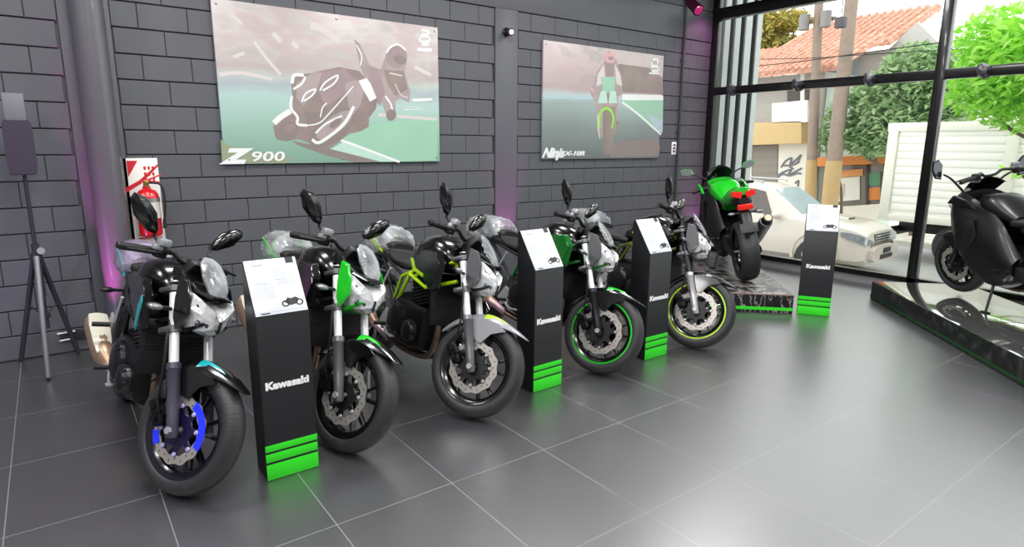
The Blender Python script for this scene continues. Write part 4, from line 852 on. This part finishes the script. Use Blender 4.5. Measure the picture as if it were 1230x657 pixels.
bm = NB(); b2(bm, -2.995, -.005, -.995, -.005, PH-.004, PH, .001); build('mirror_top', bm, mat('mirror_acrylic', '#b9bab8', .05, .92), t)
bm = NB(); b2(bm, -3.003, .003, 0, .003, .02, .045); build('green_stripe', bm, mat('dim_green_stripe', '#0d3d16', .45), t)

# ================================================================== TRIPOD LIGHT STAND
px_, py_ = -.14, -.30
t = thing('lighting_tripod', 'dim floodlight on a tall tripod stand beside the block wall at the edge', 'light stand', (px_, py_, 0))
DK = mat('tripod_dark', '#2b2a31', .5, .2); GR = mat('tripod_grey_leg', '#77767c', .4, .5)
bm = NB(); tube(bm, [(0, 0, .30), (0, 0, 1.46)], [.017, .013], 12, sm=False); tube(bm, [(0, 0, .55), (0, 0, .95)], .024, 12, sm=False); build('pole', bm, DK, t)
bm = NB(); lathe(bm, [(.018, -.03), (.035, -.025), (.035, .025), (.018, .03)], (0, 0, .86), 'Z', 16); build('collar', bm, DK, t); bm = NB(); lathe(bm, [(.018, -.02), (.03, -.018), (.03, .018), (.018, .02)], (0, 0, .40), 'Z', 16); build('collar', bm, DK, t)
for i, (a, m_) in enumerate(((-.0, DK), (0, GR), (0, DK))):
    foot = [(-.20, .24), (-.03, -.36), (.17, .20)][i]
    bm = NB(); tube(bm, [(foot[0]*.08, foot[1]*.08, .86), (foot[0], foot[1], .012)], [.020, .017], 10, sm=False); lg = build('leg', bm, m_, t)
    bm = NB(); sphere(bm, (foot[0], foot[1], .016), .016); build('rubber_foot', bm, FLAT, lg)
    bm = NB(); tube(bm, [(0, 0, .40), (foot[0]*.5, foot[1]*.5, .47)], .007, 8, sm=False); build('brace', bm, DK, t)
bm = NB(); prism(bm, [(-.075, 1.46), (.075, 1.46), (.085, 1.52), (.085, 1.82), (.065, 1.85), (-.065, 1.85), (-.085, 1.82), (-.085, 1.52)], -.05, .05, 'XZ', .006); hd = build('lamp_head', bm, mat('lamp_head_plum', '#332a3a', .5), t)
bm = NB(); b2(bm, -.062, .062, -.045, .035, 1.84, 2.03, .006); build('lamp_panel', bm, mat('lamp_panel_grey', '#6d6c74', .55), t)
bm = NB(); lathe(bm, [(0, -.0), (.025, 0), (.025, .03), (0, .03)], (.03, -.04, .9), 'Y', 12, closed=False); build('clamp_knob', bm, SILVER, t)
# low wire bracket on the wall behind the first motorcycle
t = thing('wall_bracket', 'small chrome tie-down bracket on the block wall behind the tripod leg', 'bracket', aty(82, 404, -.01))
bm = NB(); b2(bm, -.05, .20, -.02, .0, -.03, .05, .004); build('plate', bm, DK, t)
bm = NB(); tube(bm, [(-.07, -.03, .04), (.05, -.03, .045)], .006, 8, sm=False); build('chrome_bar', bm, CHROME, t); bm = NB(); tube(bm, [(-.06, -.03, -.02), (.04, -.03, -.015)], .006, 8, sm=False); build('chrome_bar', bm, CHROME, t)
bm = NB(); tube(bm, [(.2, -.02, .02), (.30, -.04, .07), (.42, -.05, .08), (.46, -.04, .0)], .006, 8); build('cable_loop', bm, mat('grey_cable', '#8a8790', .4), t)

# ================================================================== OUTSIDE
GZ = -.88
ASPH = mat('asphalt', '#a3a29f', .8, var=.12, vscale=5, bump=.2, bscale=60)
bm = NB(); b2(bm, 10.6, 18.2, -30, 40, GZ-.1, GZ); struct('road', bm, ASPH)
PAVE = ramp_mat('pavement', [(.4, '#b8b2a8'), (.6, '#cbc6bc')], 3, .8)
bm = NB(); b2(bm, XW+.06, 10.6, -30, 40, GZ-.1, GZ+.12, .01); struct('pavement_near', bm, PAVE)
bm = NB(); b2(bm, XW+.11, XW+.4, -9.5, .4, GZ, .02); struct('wall_outside', bm, mat('render_grey', '#8f8d8a', .8))
bm = NB(); b2(bm, 18.2, 20.4, -30, 40, GZ-.1, GZ+.12, .01); struct('pavement_far', bm, PAVE)
# neighbouring side wall + louvre fins next to the window
bm = NB(); b2(bm, XW+.08, 10.4, .62, .8, GZ, 5.2); struct('wall_neighbour', bm, mat('neighbour_render', '#b9bebd', .8, var=.08))
t = thing('louvre_screen', 'row of tall black vertical fins outside the window beside the wall corner', 'louvre screen', (XW+.1, .3, GZ))
for i, pxx in enumerate((861, 873, 885, 898)):
    Y_ = .22; p = aty(pxx, 200, Y_)
    bm = NB(); b2(bm, p.x-.025-XW-.1, p.x+.025-XW-.1, -.04, .03, .1, 6.2, .006); build('fin', bm, FRAME, t)
bm = NB(); b2(bm, -.05, 3.2, -.03, .03, 5.6, 5.72, .006); b2(bm, -.05, 3.2, -.03, .03, .1, .2, .006); build('rail', bm, FRAME, t)

# ---- pickup-based SUV parked at the kerb (local x forward)
def suv():
    t = thing('car', 'white sport utility car with hood scoop parked along the kerb outside', 'car', (13.2, 1.8, GZ), (0, 0, radians(-86)))
    CW = mat('car_white', '#c9bfb4', .3, coat=.5); DG = mat('car_glass', '#4a4038', .08, coat=.5); WS = mat('windshield_glass', '#aab4bb', .06, coat=.5); BP = mat('car_black_trim', '#26262a', .45)
    st = [(2.36, .55, .42, .72, .76, .5), (2.33, .76, .30, .86, .93, .66), (2.2, .86, .27, .94, 1.02, .74), (1.9, .91, .27, 1.0, 1.08, .78), (1.3, .93, .27, 1.05, 1.14, .80), (1.0, .93, .27, 1.09, 1.18, .78), (.62, .93, .27, 1.11, 1.46, .68), (.28, .93, .27, 1.12, 1.68, .63), (-.1, .93, .27, 1.13, 1.76, .63), (-1.0, .93, .27, 1.14, 1.79, .62), (-1.8, .92, .29, 1.15, 1.76, .61), (-2.2, .90, .32, 1.15, 1.55, .62), (-2.34, .84, .40, 1.1, 1.18, .66)]
    rows = []
    for x, w_, zb, zl, zr, rw in st:
        half = [(w_*.80, zb), (w_*.97, zb+.10), (w_, zb+.30), (w_*.985, zl-.12), (w_*.95, zl), (rw, zr-.05), (rw*.8, zr-.008), (rw*.3, zr+.012)]
        rows.append([Vector((x, y, z)) for y, z in half]+[Vector((x, -y, z)) for y, z in half[::-1]])
    bm = NB(); loft(bm, rows); body = build('body', bm, CW, t, None, 28)
    def interp(x):
        for a, b_ in zip(st, st[1:]):
            if b_[0] <= x <= a[0]:
                q = (a[0]-x)/(a[0]-b_[0]); return [a[i]+(b_[i]-a[i])*q for i in range(6)]
    for s in (-1, 1):
        for x0, x1, f0, f1 in ((.46, -.33, .10, .96), (-.39, -1.15, .10, .93), (-1.21, -1.95, .12, .88)):
            bm = NB(); ring = []
            for x, f in [(x0+(x1-x0)*q, .06) for q in (0, .33, .66, 1)]+[(x1+(x0-x1)*q, .92) for q in (0, .33, .66, 1)]:
                if x == x0 and f > .5 and x0 > 0: x = x0-.30
                v = interp(x); y0, z0, y1, z1 = v[1]*.95, v[3], v[5], v[4]-.05
                ring.append(Vector((x, s*(y0+(y1-y0)*f+.006), z0+(z1-z0)*f)))
            loft(bm, [ring, [p+Vector((0, s*-.012, 0)) for p in ring]]); build('side_window', bm, DG, body, None, 0)
        bm = NB(); sphere(bm, (.62, s*1.02, 1.16), 1, (.09, .12, .08)); box(bm, (.60, s*.92, 1.12), (.06, .1, .03), bev=.008); build('wing_mirror', bm, CW, t)
        for xw in (1.42, -1.32):
            bm = NB(); lathe(bm, [(.40, s*.84), (.46, s*.88), (.47, s*.955), (.42, s*.955), (.40, s*.90)], (xw, 0, .42), 'Y', 30, a0=-.25, a1=pi+.25); build('wheel_arch', bm, CW, t)
            bm = NB(); lathe(bm, [(.0, s*.72), (.41, s*.72), (.41, s*.90), (0, s*.90)], (xw, 0, .42), 'Y', 28, closed=False); build('wheel_well', bm, BP, t)
            bm = NB(); lathe(bm, [(.23, s*.80), (.34, s*.79), (.38, s*.83), (.385, s*.90), (.34, s*.935), (.24, s*.93)], (xw, 0, .385), 'Y', 36); wl = build('wheel', bm, TYRE, t)
            bm = NB(); lathe(bm, [(0, s*.92), (.05, s*.925), (.235, s*.90), (.245, s*.925), (.25, s*.91)], (xw, 0, .385), 'Y', 30, closed=False)
            for k in range(6):
                a = 2*pi*k/6; d = Vector((cos(a), 0, sin(a))); e = Vector((-sin(a), 0, cos(a))); c_ = Vector((xw, s*.925, .385))
                loft(bm, [sup(c_+d*q, ww, .012, 3, 8, e, Vector((0, 1, 0))) for q, ww in ((.03, .035), (.23, .028))])
            build('alloy_rim', bm, SILVER, wl)
        bm = NB(); lo = ((1.90, .915, .86), (2.08, .905, .80), (2.22, .868, .755), (2.345, .765, .70), (2.372, .52, .685)); up = ((1.90, .905, .93), (2.08, .885, .925), (2.22, .835, .90), (2.345, .735, .835), (2.372, .52, .765))
        loft(bm, [[Vector((a[0]+.012, s*(a[1]+.010), a[2])), Vector((b_[0]+.012, s*(b_[1]+.012), b_[2])), Vector((b_[0]-.03, s*(b_[1]-.03), b_[2])), Vector((a[0]-.03, s*(a[1]-.03), a[2]))] for a, b_ in zip(lo, up)]); build('headlight', bm, mat('car_headlight', '#9fa5aa', .12, .5), t)
        bm = NB(); lathe(bm, [(0, .03), (.05, .025), (.06, 0)], (2.31, s*.66, .47), 'X', 16, closed=False); build('fog_lamp', bm, CRYSTAL, t)
        for x in (-.25, -1.08): bm = NB(); box(bm, (x, s*.945, 1.02), (.18, .03, .03), bev=.008); build('door_handle', bm, SILVER, t)
    bm = NB(); v0 = interp(.97); v1 = interp(.32); ring = [Vector((.97, -.62, 1.185)), Vector((.97, .62, 1.185)), Vector((.62, .555, 1.455)), Vector((.31, .50, 1.665)), Vector((.31, -.50, 1.665)), Vector((.62, -.555, 1.455))]
    nrm = Vector((.62, 0, .78)); 
    for q in (0, 1): pass
    loft(bm, [[p-nrm*.01 for p in ring], [p+nrm*.022 for p in ring]]); build('windshield', bm, WS, body, None, 0)
    bm = NB(); box(bm, (2.34, 0, .80), (.05, .80, .17), bev=.012); gr = build('grille', bm, BP, t)
    bm = NB()
    for k in range(3): box(bm, (2.37, 0, .75+.05*k), (.03, .78, .022), bev=.005)
    build('grille_bar', bm, mat('chrome_trim', '#d8dadc', .15, .9), gr)
    bm = NB(); loft(bm, [sup((x, 0, .50), .80 if x < 2.3 else .66, .16, 4, 20) for x in (2.15, 2.30, 2.42, 2.46)]); bp_ = build('front_bumper', bm, CW, t)
    bm = NB(); box(bm, (2.465, 0, .44), (.02, .62, .09), bev=.006); build('lower_intake', bm, BP, bp_)
    bm = NB(); box(bm, (2.47, 0, .56), (.015, .36, .10), bev=.003); build('number_plate', bm, BP, bp_)
    bm = NB(); secs(bm, [(1.75, 1.08, 1.10, .16), (1.70, 1.07, 1.145, .20), (1.40, 1.08, 1.17, .20), (1.25, 1.09, 1.16, .17)], 4, 14); sc2 = build('hood_scoop', bm, CW, t)
    bm = NB(); box(bm, (1.735, 0, 1.12), (.03, .30, .035), None, .008); build('scoop_mouth', bm, BP, sc2)
    for s in (-1, 1): bm = NB(); tube(bm, [(.0, s*.56, 1.78), (-.1, s*.56, 1.83), (-1.6, s*.55, 1.84), (-1.75, s*.55, 1.78)], .018, 8); build('roof_rail', bm, SILVER, t)
suv()

# ---- box truck across the street
def truck():
    t = thing('box_truck', 'white ribbed box truck parked across the street beyond the parked car', 'truck', (16.7, 0, GZ))
    TW = mat('truck_white', '#eceae2', .5, var=.04); x0 = -1.2; x1 = 1.2; y0, y1 = -6.8, .50; z0, z1 = .95, 3.08
    bm = NB(); b2(bm, x0+.03, x1, y0, y1, z0, z1, .01)
    for k in range(11): b2(bm, x0+.012, x0+.04, y0+.1, y1-.25, z0+.22+.165*k, z0+.36+.165*k, .004)
    box_ = build('cargo_box', bm, TW, t)
    bm = NB()
    for y in (y1-.13, y1-2.35, y1-4.5, y0+.1): b2(bm, x0-.036, x0+.05, y-.10, y+.10, z0+.02, z1-.02, .01)
    b2(bm, x0-.03, x0+.06, y0, y1, z1-.16, z1+.03, .01); b2(bm, x0-.03, x0+.06, y0, y1, z0-.03, z0+.13, .01)
    build('box_frame', bm, mat('truck_frame_cream', '#e0ddd0', .5), box_)
    bm = NB(); b2(bm, -.5, .5, y0-1.9, y1-.2, .62, .86, .01); b2(bm, -1.1, 1.1, y1-.25, y1-.15, .55, .75, .01); build('chassis', bm, SATIN, t)
    for y in (y1-1.6, y0-.9):
        for s in (-1, 1):
            bm = NB(); lathe(bm, [(.2, -.13), (.42, -.13), (.46, -.08), (.46, .08), (.42, .13), (.2, .13)], (s*.98, y, .46), 'X', 30); w_ = build('wheel', bm, TYRE, t)
            bm = NB(); lathe(bm, [(0, -.10), (.15, -.11), (.21, -.12), (.21, .12), (.15, .11), (0, .10)], (s*.98, y, .46), 'X', 24, closed=False); build('wheel_rim', bm, SILVER, w_)
    bm = NB(); secs_ = []
    loft(bm, [[Vector((a, y, z)) for a, z in ((-1.0, .5), (1.0, .5), (1.05, 1.2), (.95, 2.3), (-.95, 2.3), (-1.05, 1.2))] for y in (y0-.1, y0-1.5)]+[[Vector((a, y0-1.85, z)) for a, z in ((-.95, .5), (.95, .5), (1.0, 1.15), (.9, 1.5), (-.9, 1.5), (-1.0, 1.15))]]); cb = build('cab', bm, mat('cab_white', '#dcdad4', .3, coat=.4), t)
    for s in (-1, 1): bm = NB(); b2(bm, s*1.0-.02, s*1.0+.02, y0-1.2, y0-.3, 1.3, 2.05, .01); build('side_window', bm, mat('cab_glass', '#3b4046', .1), cb)
truck()

# ---- utility poles with transformers
WOOD = mat('weathered_pole', '#8f7d70', .8, var=.2, vscale=6); OCH = mat('ochre_painted_base', '#b89a6a', .7, var=.12)
def pole(label, xb, ptop, pbot, r):
    a = atx(*ptop, xb); b_ = atx(*pbot, xb); d = (a-b_)/(a.z-b_.z); base = b_+d*(GZ+.12-b_.z); top = base+d*(7.6)
    t = thing('utility_pole', label, 'pole', base, group='utility poles across the street')
    bm = NB(); tube(bm, [(0, 0, 0), d*4, d*7.6], [r, r*.72], 16, sm=False, m=1); build('shaft', bm, WOOD, t)
    bm = NB(); tube(bm, [d*.0, d*2.05], [r*1.04, r*1.0], 16, sm=False); build('painted_base', bm, OCH, t)
    return t, d, base
t, d, base1 = pole('thick leaning utility pole with an ochre base, nearer the box truck', 18.9, (1023, 0), (997, 240), .23)
t2, d2, base2 = pole('thinner reddish utility pole with an ochre base, left of the thick leaning pole', 19.3, (983, 20), (973, 240), .165)
c = atx(982, 25, 19.3)-base2
bm = NB(); box(bm, c, (.12, 1.1, .1), bev=.01); ca = build('crossarm', bm, WOOD, t2)
for dy in (-.36, .30): bm = NB(); cyl(bm, c+Vector((-.2, dy, -.25)), c+Vector((-.2, dy, .2)), .15, seg=16); build('transformer', bm, mat('transformer_grey', '#84807d', .6), ca)
t = thing('insulator_box', 'small dark box hanging from the overhead lines between the poles', 'electrical box', atx(1010, 27, 18.0))
bm = NB(); b2(bm, -.1, .1, -.13, .13, -.14, .14, .02); build('box', bm, mat('dark_box', '#4c474a', .6), t)
bm = NB(); tube(bm, [(0, 0, .13), (0, .0, .75)], .012, 6, sm=False); build('hanger', bm, FLAT, t)
bm = NB(); a, b_ = atx(880, 83, 18.6), atx(1100, 55, 18.6); tube(bm, [a+(a-b_)*1.0, a, (a+b_)/2+Vector((0, 0, -.03)), b_, b_+(b_-a)*1.5], .014, 6)
a, b_ = atx(880, 72, 18.5), atx(1100, 62, 18.5); tube(bm, [a+(a-b_)*1.0, a, (a+b_)/2+Vector((0, 0, -.05)), b_, b_+(b_-a)*1.5], .012, 6)
tag(build('overhead_cable', bm, FLAT), 'thin dark overhead cables strung across the street', 'cable')

# ---- house with tiled roof
XH = 20.6
def hq(px): return [Vector((0, p.y, p.z)) for p in [atx(a, b_, XH) for a, b_ in px]]
def slab(bm, px, x0, x1, mi=0):
    P = hq(px); loft(bm, [[Vector((x0, p.y, p.z)) for p in P], [Vector((x1, p.y, p.z)) for p in P]], mi=mi)
t = thing('house', 'two storey house with an orange tiled roof and tan balcony across the street', 'house', (XH, 0, 0))
CRM = mat('house_cream', '#e4dfd3', .8, var=.04); TANB = mat('house_tan', '#c9ab79', .8, var=.06); GRYW = mat('house_grey', '#b3afa9', .8, var=.06); SHUT = mat('shutter_brown_grey', '#8e857c', .7, var=.05)
TILE = ramp_mat('roof_tiles', [(.35, '#b0745a'), (.5, '#c69078'), (.65, '#d1ab98')], 5, .8, 4, stretch=(1, 3, 3))
yl = atx(860, 180, XH).y; yr = atx(979, 180, XH).y; zt = atx(940, 148, XH).z
bm = NB(); b2(bm, .15, 3.2, yr, yl+6, GZ, atx(940, 90, XH).z); build('wall', bm, GRYW, t)
bm = NB(); slab(bm, [(935, 172), (979, 170), (978, 262), (933, 262)], .02, .16); build('ground_floor_wall', bm, CRM, t)
bm = NB(); slab(bm, [(860, 172), (902, 173), (902, 262), (860, 262)], .02, .16); build('ground_floor_wall', bm, CRM, t)
bm = NB(); slab(bm, [(860, 150), (972, 146), (972, 172), (860, 176)], -.5, .15); build('tan_band', bm, TANB, t)
bm = NB(); slab(bm, [(937, 125), (979, 121), (979, 147), (937, 148)], -.5, -.38); build('balcony_parapet', bm, WHITE, t)
bm = NB(); slab(bm, [(902, 176), (933, 175), (932, 262), (900, 262)], .05, .16)
for k in range(8): slab(bm, [(903, 180+9*k), (932, 179+9*k), (932, 181+9*k), (903, 182+9*k)], .03, .06)
build('garage_shutter', bm, SHUT, t)
bm = NB(); slab(bm, [(944, 104), (972, 101), (972, 124), (944, 125)], .08, .16); build('balcony_recess_shade', bm, mat('recess_shade', '#5c5653', .7), t)  # dark slab paints the shade of the balcony recess, no door here
bm = NB(); slab(bm, [(970, 84), (974, 84), (974, 147), (970, 147)], -.45, -.38); build('balcony_post', bm, CRM, t)
# graffiti scribbles on the white wall
bm = NB()
for px in ([(938, 201), (944, 193), (951, 190), (949, 197), (957, 191), (962, 186), (958, 195)], [(940, 199), (952, 198), (960, 194)], [(935, 210), (942, 206), (950, 204), (946, 211), (955, 206), (963, 202)], [(934, 213), (940, 209), (948, 211), (958, 208), (962, 209)], [(955, 220), (959, 217), (958, 224)], [(948, 200), (953, 203)]):
    P = [Vector((.012, p.y, p.z)) for p in hq(px)]; tube(bm, P, .035, 6)
build('graffiti_lettering', bm, mat('graffiti_ink', '#77757c', .7), t)
bm = NB(); E = atx(940, 92, XH); R0 = atx(880, 50, XH+3.0)
ya, yb = yr-.9, yl+6
loft(bm, [[Vector((-.9, ya, E.z-.06)), Vector((-.9, ya, E.z+.06)), Vector((2.0, ya, E.z+1.25)), Vector((2.0, ya, E.z+1.1))], [Vector((-.9, yb, E.z-.06)), Vector((-.9, yb, E.z+.06)), Vector((2.0, yb, E.z+1.25)), Vector((2.0, yb, E.z+1.1))]])
n_ = int((yb-ya)/.25)
for k in range(n_):
    y = ya+.12+.25*k; tube(bm, [(-.93, y, E.z+.07), (2.0, y, E.z+1.27)], .075, 6, sm=False)
build('tiled_roof', bm, TILE, t)
# second house with gable
XG = 24.0
t = thing('house', 'pale house with a tiled roof and grey gable seen above the trees', 'house', (XG, 0, 0))
g_ = [atx(a, b_, XG) for a, b_ in ((1040, 75), (1070, 55), (1098, 28), (1112, 44), (1120, 58))]
bm = NB(); yA, yB = atx(1000, 90, XG).y, atx(1125, 60, XG).y; zz = atx(1070, 58, XG).z
b2(bm, .2, 6, yB, yA+1.5, GZ, zz); P = [Vector((0, atx(1066, 58, XG).y, zz)), Vector((0, atx(1100, 26, XG).y, atx(1100, 26, XG).z)), Vector((0, yB, zz))]
loft(bm, [[Vector((.1, p.y, p.z)) for p in P], [Vector((6, p.y, p.z)) for p in P]]); build('wall', bm, mat('gable_grey', '#b5b1ac', .8), t)
bm = NB(); yq = atx(1002, 62, XG).y; yz = atx(1078, 50, XG).y; za = atx(1040, 58, XG).z
loft(bm, [[Vector((-.5, y, za-.06)), Vector((-.5, y, za+.06)), Vector((3.2, y, za+1.7)), Vector((3.2, y, za+1.5))] for y in (yq+2.5, yz)])
for k in range(int((yq+2.5-yz)/.3)): tube(bm, [(-.5, yz+.15+.3*k, za+.08), (3.2, yz+.15+.3*k, za+1.72)], .08, 6, sm=False)
build('tiled_roof', bm, TILE, t)
bm = NB(); p0 = atx(1005, 78, XG); b2(bm, -.02, .25, p0.y-.7, p0.y+.4, p0.z-.9, p0.z+.8); build('window', bm, mat('house_window_grey', '#8f979c', .3), t)
# shop with orange fascia
t = thing('shop', 'corner shop with an orange fascia and posters in its window across the street', 'shop', (XH, 0, 0))
ys0, ys1 = atx(1072, 200, XH).y, yr
MINT = mat('shop_mint_wall', '#cfdfd6', .8)
bm = NB(); b2(bm, .3, 3.2, ys0, ys1-.02, GZ, atx(1010, 96, XH).z); build('wall', bm, MINT, t)
bm = NB(); slab(bm, [(981, 190), (1072, 185), (1072, 196), (981, 200)], -.4, .3); build('fascia', bm, mat('fascia_orange', '#e28a3e', .6), t)
bm = NB(); slab(bm, [(982, 200), (1072, 197), (1072, 250), (982, 256)], .18, .3); build('shop_window', bm, mat('shop_glass', '#77736d', .15), t)
bm = NB(); slab(bm, [(982, 250), (1072, 244), (1072, 262), (982, 268)], .05, .3); build('stall_riser', bm, CRM, t)
for a in (1038, 1056, 1067): bm = NB(); slab(bm, [(a, 197), (a+3, 197), (a+3, 250), (a, 250)], .08, .2); build('shop_mullion', bm, mat('shop_mullion_dark', '#4b4744', .6), t)
for px, c in (([(988, 216), (1030, 212), (1030, 240), (988, 244)], '#e7e5de'), ([(992, 206), (1034, 203), (1034, 211), (992, 215)], '#dfa366'), ([(1041, 208), (1055, 207), (1055, 222), (1041, 223)], '#5f9a77'), ([(1041, 226), (1055, 225), (1055, 240), (1041, 241)], '#e08b4a'), ([(1000, 222), (1012, 221), (1012, 236), (1000, 237)], '#c9c4ba')):
    bm = NB(); slab(bm, px, .14 if c != '#c9c4ba' else .12, .17); build('window_poster', bm, mat('window_poster_'+c[1:], c, .6), t)

# ---- trees
def tree(label, base, h, blobs, cols, n, leaf, r=.12, name='street_tree', seed=1):
    rnd = random.Random(seed); base = Vector(base)
    t = thing(name, label, 'tree', base, group='trees in the street outside')
    cm = sum((Vector(b_[0]) for b_ in blobs), Vector())/len(blobs)-base
    bm = NB(); tube(bm, [(0, 0, 0), (cm.x*.2, cm.y*.2, h*.5), (cm.x*.7, cm.y*.7, h*.8), (cm.x, cm.y, h)], [r, r*.4], 10)
    for b_ in blobs:
        e = Vector(b_[0])-base; tube(bm, [(cm.x*.2, cm.y*.2, h*.5), e*.8+Vector((0, 0, -.2)), e], [r*.5, .02], 6)
    build('trunk', bm, mat('bark', '#6f5f50', .85, var=.2, vscale=10), t)
    bm = NB()
    tot = sum(b_[1][0]*b_[1][1]*b_[1][2] for b_ in blobs)
    for c_, rad in blobs:
        k = int(n*rad[0]*rad[1]*rad[2]/tot)
        for i in range(k):
            d = Vector((rnd.gauss(0, 1), rnd.gauss(0, 1), rnd.gauss(0, 1))).normalized()*(rnd.random()**.4)
            p = Vector(c_)-base+Vector((d.x*rad[0], d.y*rad[1], d.z*rad[2]))
            R_ = Euler((rnd.uniform(-.9, .9), rnd.uniform(-.9, .9), rnd.uniform(0, 6.3))).to_matrix(); s = leaf*rnd.uniform(.6, 1.3)
            q = [R_ @ Vector(v)*s for v in ((-1, 0, 0), (-.2, -.42, .05), (1, 0, -.12), (-.2, .42, .05))]
            f = bm.faces.new([bm.verts.new(p+v) for v in q]); f.material_index = rnd.randrange(len(cols))
    o = build('foliage', bm, cols, t, sharp=0); o['kind'] = 'stuff'
    return t
def leafm(name, c):
    m = mat(name, c, .55); nt = m.node_tree; b = nt.nodes['Principled BSDF']; out = nt.nodes['Material Output']
    tl = nt.nodes.new('ShaderNodeBsdfTranslucent'); tl.inputs[0].default_value = (*[min(1, v*1.25) for v in lin(c)], 1); mx = nt.nodes.new('ShaderNodeMixShader'); mx.inputs[0].default_value = .4
    nt.links.new(b.outputs[0], mx.inputs[1]); nt.links.new(tl.outputs[0], mx.inputs[2]); nt.links.new(mx.outputs[0], out.inputs['Surface'])
    return m
LB = [leafm('leaf_bright', '#a0d850'), leafm('leaf_lime', '#8bc943'), leafm('leaf_fresh', '#b9e279')]
LM = [leafm('leaf_mid', '#9db884'), leafm('leaf_mid_dark', '#7b9c69'), leafm('leaf_mid_pale', '#b4c99a')]
LY = [leafm('leaf_olive', '#b0a352'), leafm('leaf_gold', '#c4b060'), leafm('leaf_moss', '#8f8f48')]
def P3(px, py, X): return tuple(atx(px, py, X))
tree('bright lime green tree hanging over the box truck close outside the window', (13.6, -6.2, GZ), 4.2, [(P3(1205, 55, 13.6), (.9, .75, .7)), (P3(1175, 105, 13.4), (.7, .6, .5)), (P3(1225, 120, 13.2), (.8, .7, .55)), (P3(1250, 70, 13), (1, .9, .9)), (P3(1225, 205, 12.2), (.35, .3, .14))], LB, 4600, .105, .10, seed=3)
tree('broad mid-green tree behind the box truck and the window mullion', (19.6, 1.2, GZ), 3.4, [(P3(1062, 118, 19.6), (.9, 1.0, .8)), (P3(1098, 95, 19.6), (.9, 1.0, 1.0)), (P3(1033, 158, 19.6), (.8, .75, .6)), (P3(1085, 145, 19.6), (1, 1.2, .8)), (P3(1122, 105, 19.6), (.9, 1.0, 1.1)), (P3(1050, 172, 19.6), (.7, .8, .45)), (P3(1140, 125, 19.6), (.8, .7, .8))], LM, 12500, .13, .14, seed=4)
tree('golden olive tree standing above the orange tiled roof', (28.5, 11.5, GZ), 7.0, [(P3(930, 35, 28), (1, .8, .9)), (P3(918, 62, 28), (.9, .6, .5)), (P3(955, 25, 28), (.8, .7, .5)), (P3(945, 55, 28), (.8, .8, .5)), (P3(908, 20, 28), (.8, .7, .7))], LY, 3200, .17, .14, seed=6)
tree('small pale green sapling between the two utility poles', (19.9, 3.4, GZ), 2.6, [(P3(992, 165, 19.6), (.35, .4, .5)), (P3(1003, 140, 19.6), (.35, .35, .45))], LM, 420, .10, .05, seed=8)

# ================================================================== LIGHT
w = bpy.data.worlds.new('overcast_sky'); sc.world = w; w.use_nodes = True; nt = w.node_tree; bg = nt.nodes['Background']
bg.inputs['Color'].default_value = (.97, .985, 1, 1); bg.inputs['Strength'].default_value = 2.75
def area(name, loc, size, power, rot=(0, 0, 0), col=(1, 1, 1)):
    l = bpy.data.lights.new(name, 'AREA'); l.shape = 'RECTANGLE'; l.size, l.size_y = size; l.energy = power; l.color = col
    o = bpy.data.objects.new(name, l); COL.objects.link(o); o.location = loc; o.rotation_euler = rot
    return o
for y in (-1.9, -4.2, -6.6):
    for x in (-2.2, .6, 3.4, 6.2): area('ceiling_panel_light', (x, y, 4.18), (1.2, .6), 74, col=(1, .985, .97))
def spot(name, loc, aim, power, ang, col, blend=.6, rad=.03):
    l = bpy.data.lights.new(name, 'SPOT'); l.energy = power; l.spot_size = radians(ang); l.spot_blend = blend; l.color = col; l.shadow_soft_size = rad
    o = bpy.data.objects.new(name, l); COL.objects.link(o); o.location = loc; o.rotation_euler = (Vector(aim)-Vector(loc)).to_track_quat('-Z', 'Y').to_euler()
MG = (1, .12, .72)
spot('magenta_uplight', (.20, -.36, .03), (.345, -.19, 1.2), 300, 26, MG, .9)
spot('magenta_uplight', (4.40, -.22, .06), (4.40, .0, 1.5), 130, 28, MG)
spot('magenta_uplight', (8.0, -.22, .06), (7.95, -.0, 1.8), 70, 50, MG)
spot('magenta_downlight', (7.85, -.5, 3.95), (7.9, -.02, 2.2), 60, 70, MG)
spot('violet_fill', (-2.2, -1.6, .1), (-.6, 0, 1.6), 80, 80, (.62, .35, 1))  # unseen lamp added to tint the left wall violet

vs = sc.view_settings; vs.view_transform = 'Standard'; vs.look = 'None'; vs.gamma = 1; vs.exposure = 0; vs.use_curve_mapping = False
sc.cycles.use_denoising = True; sc.cycles.max_bounces = 8; sc.cycles.transparent_max_bounces = 16
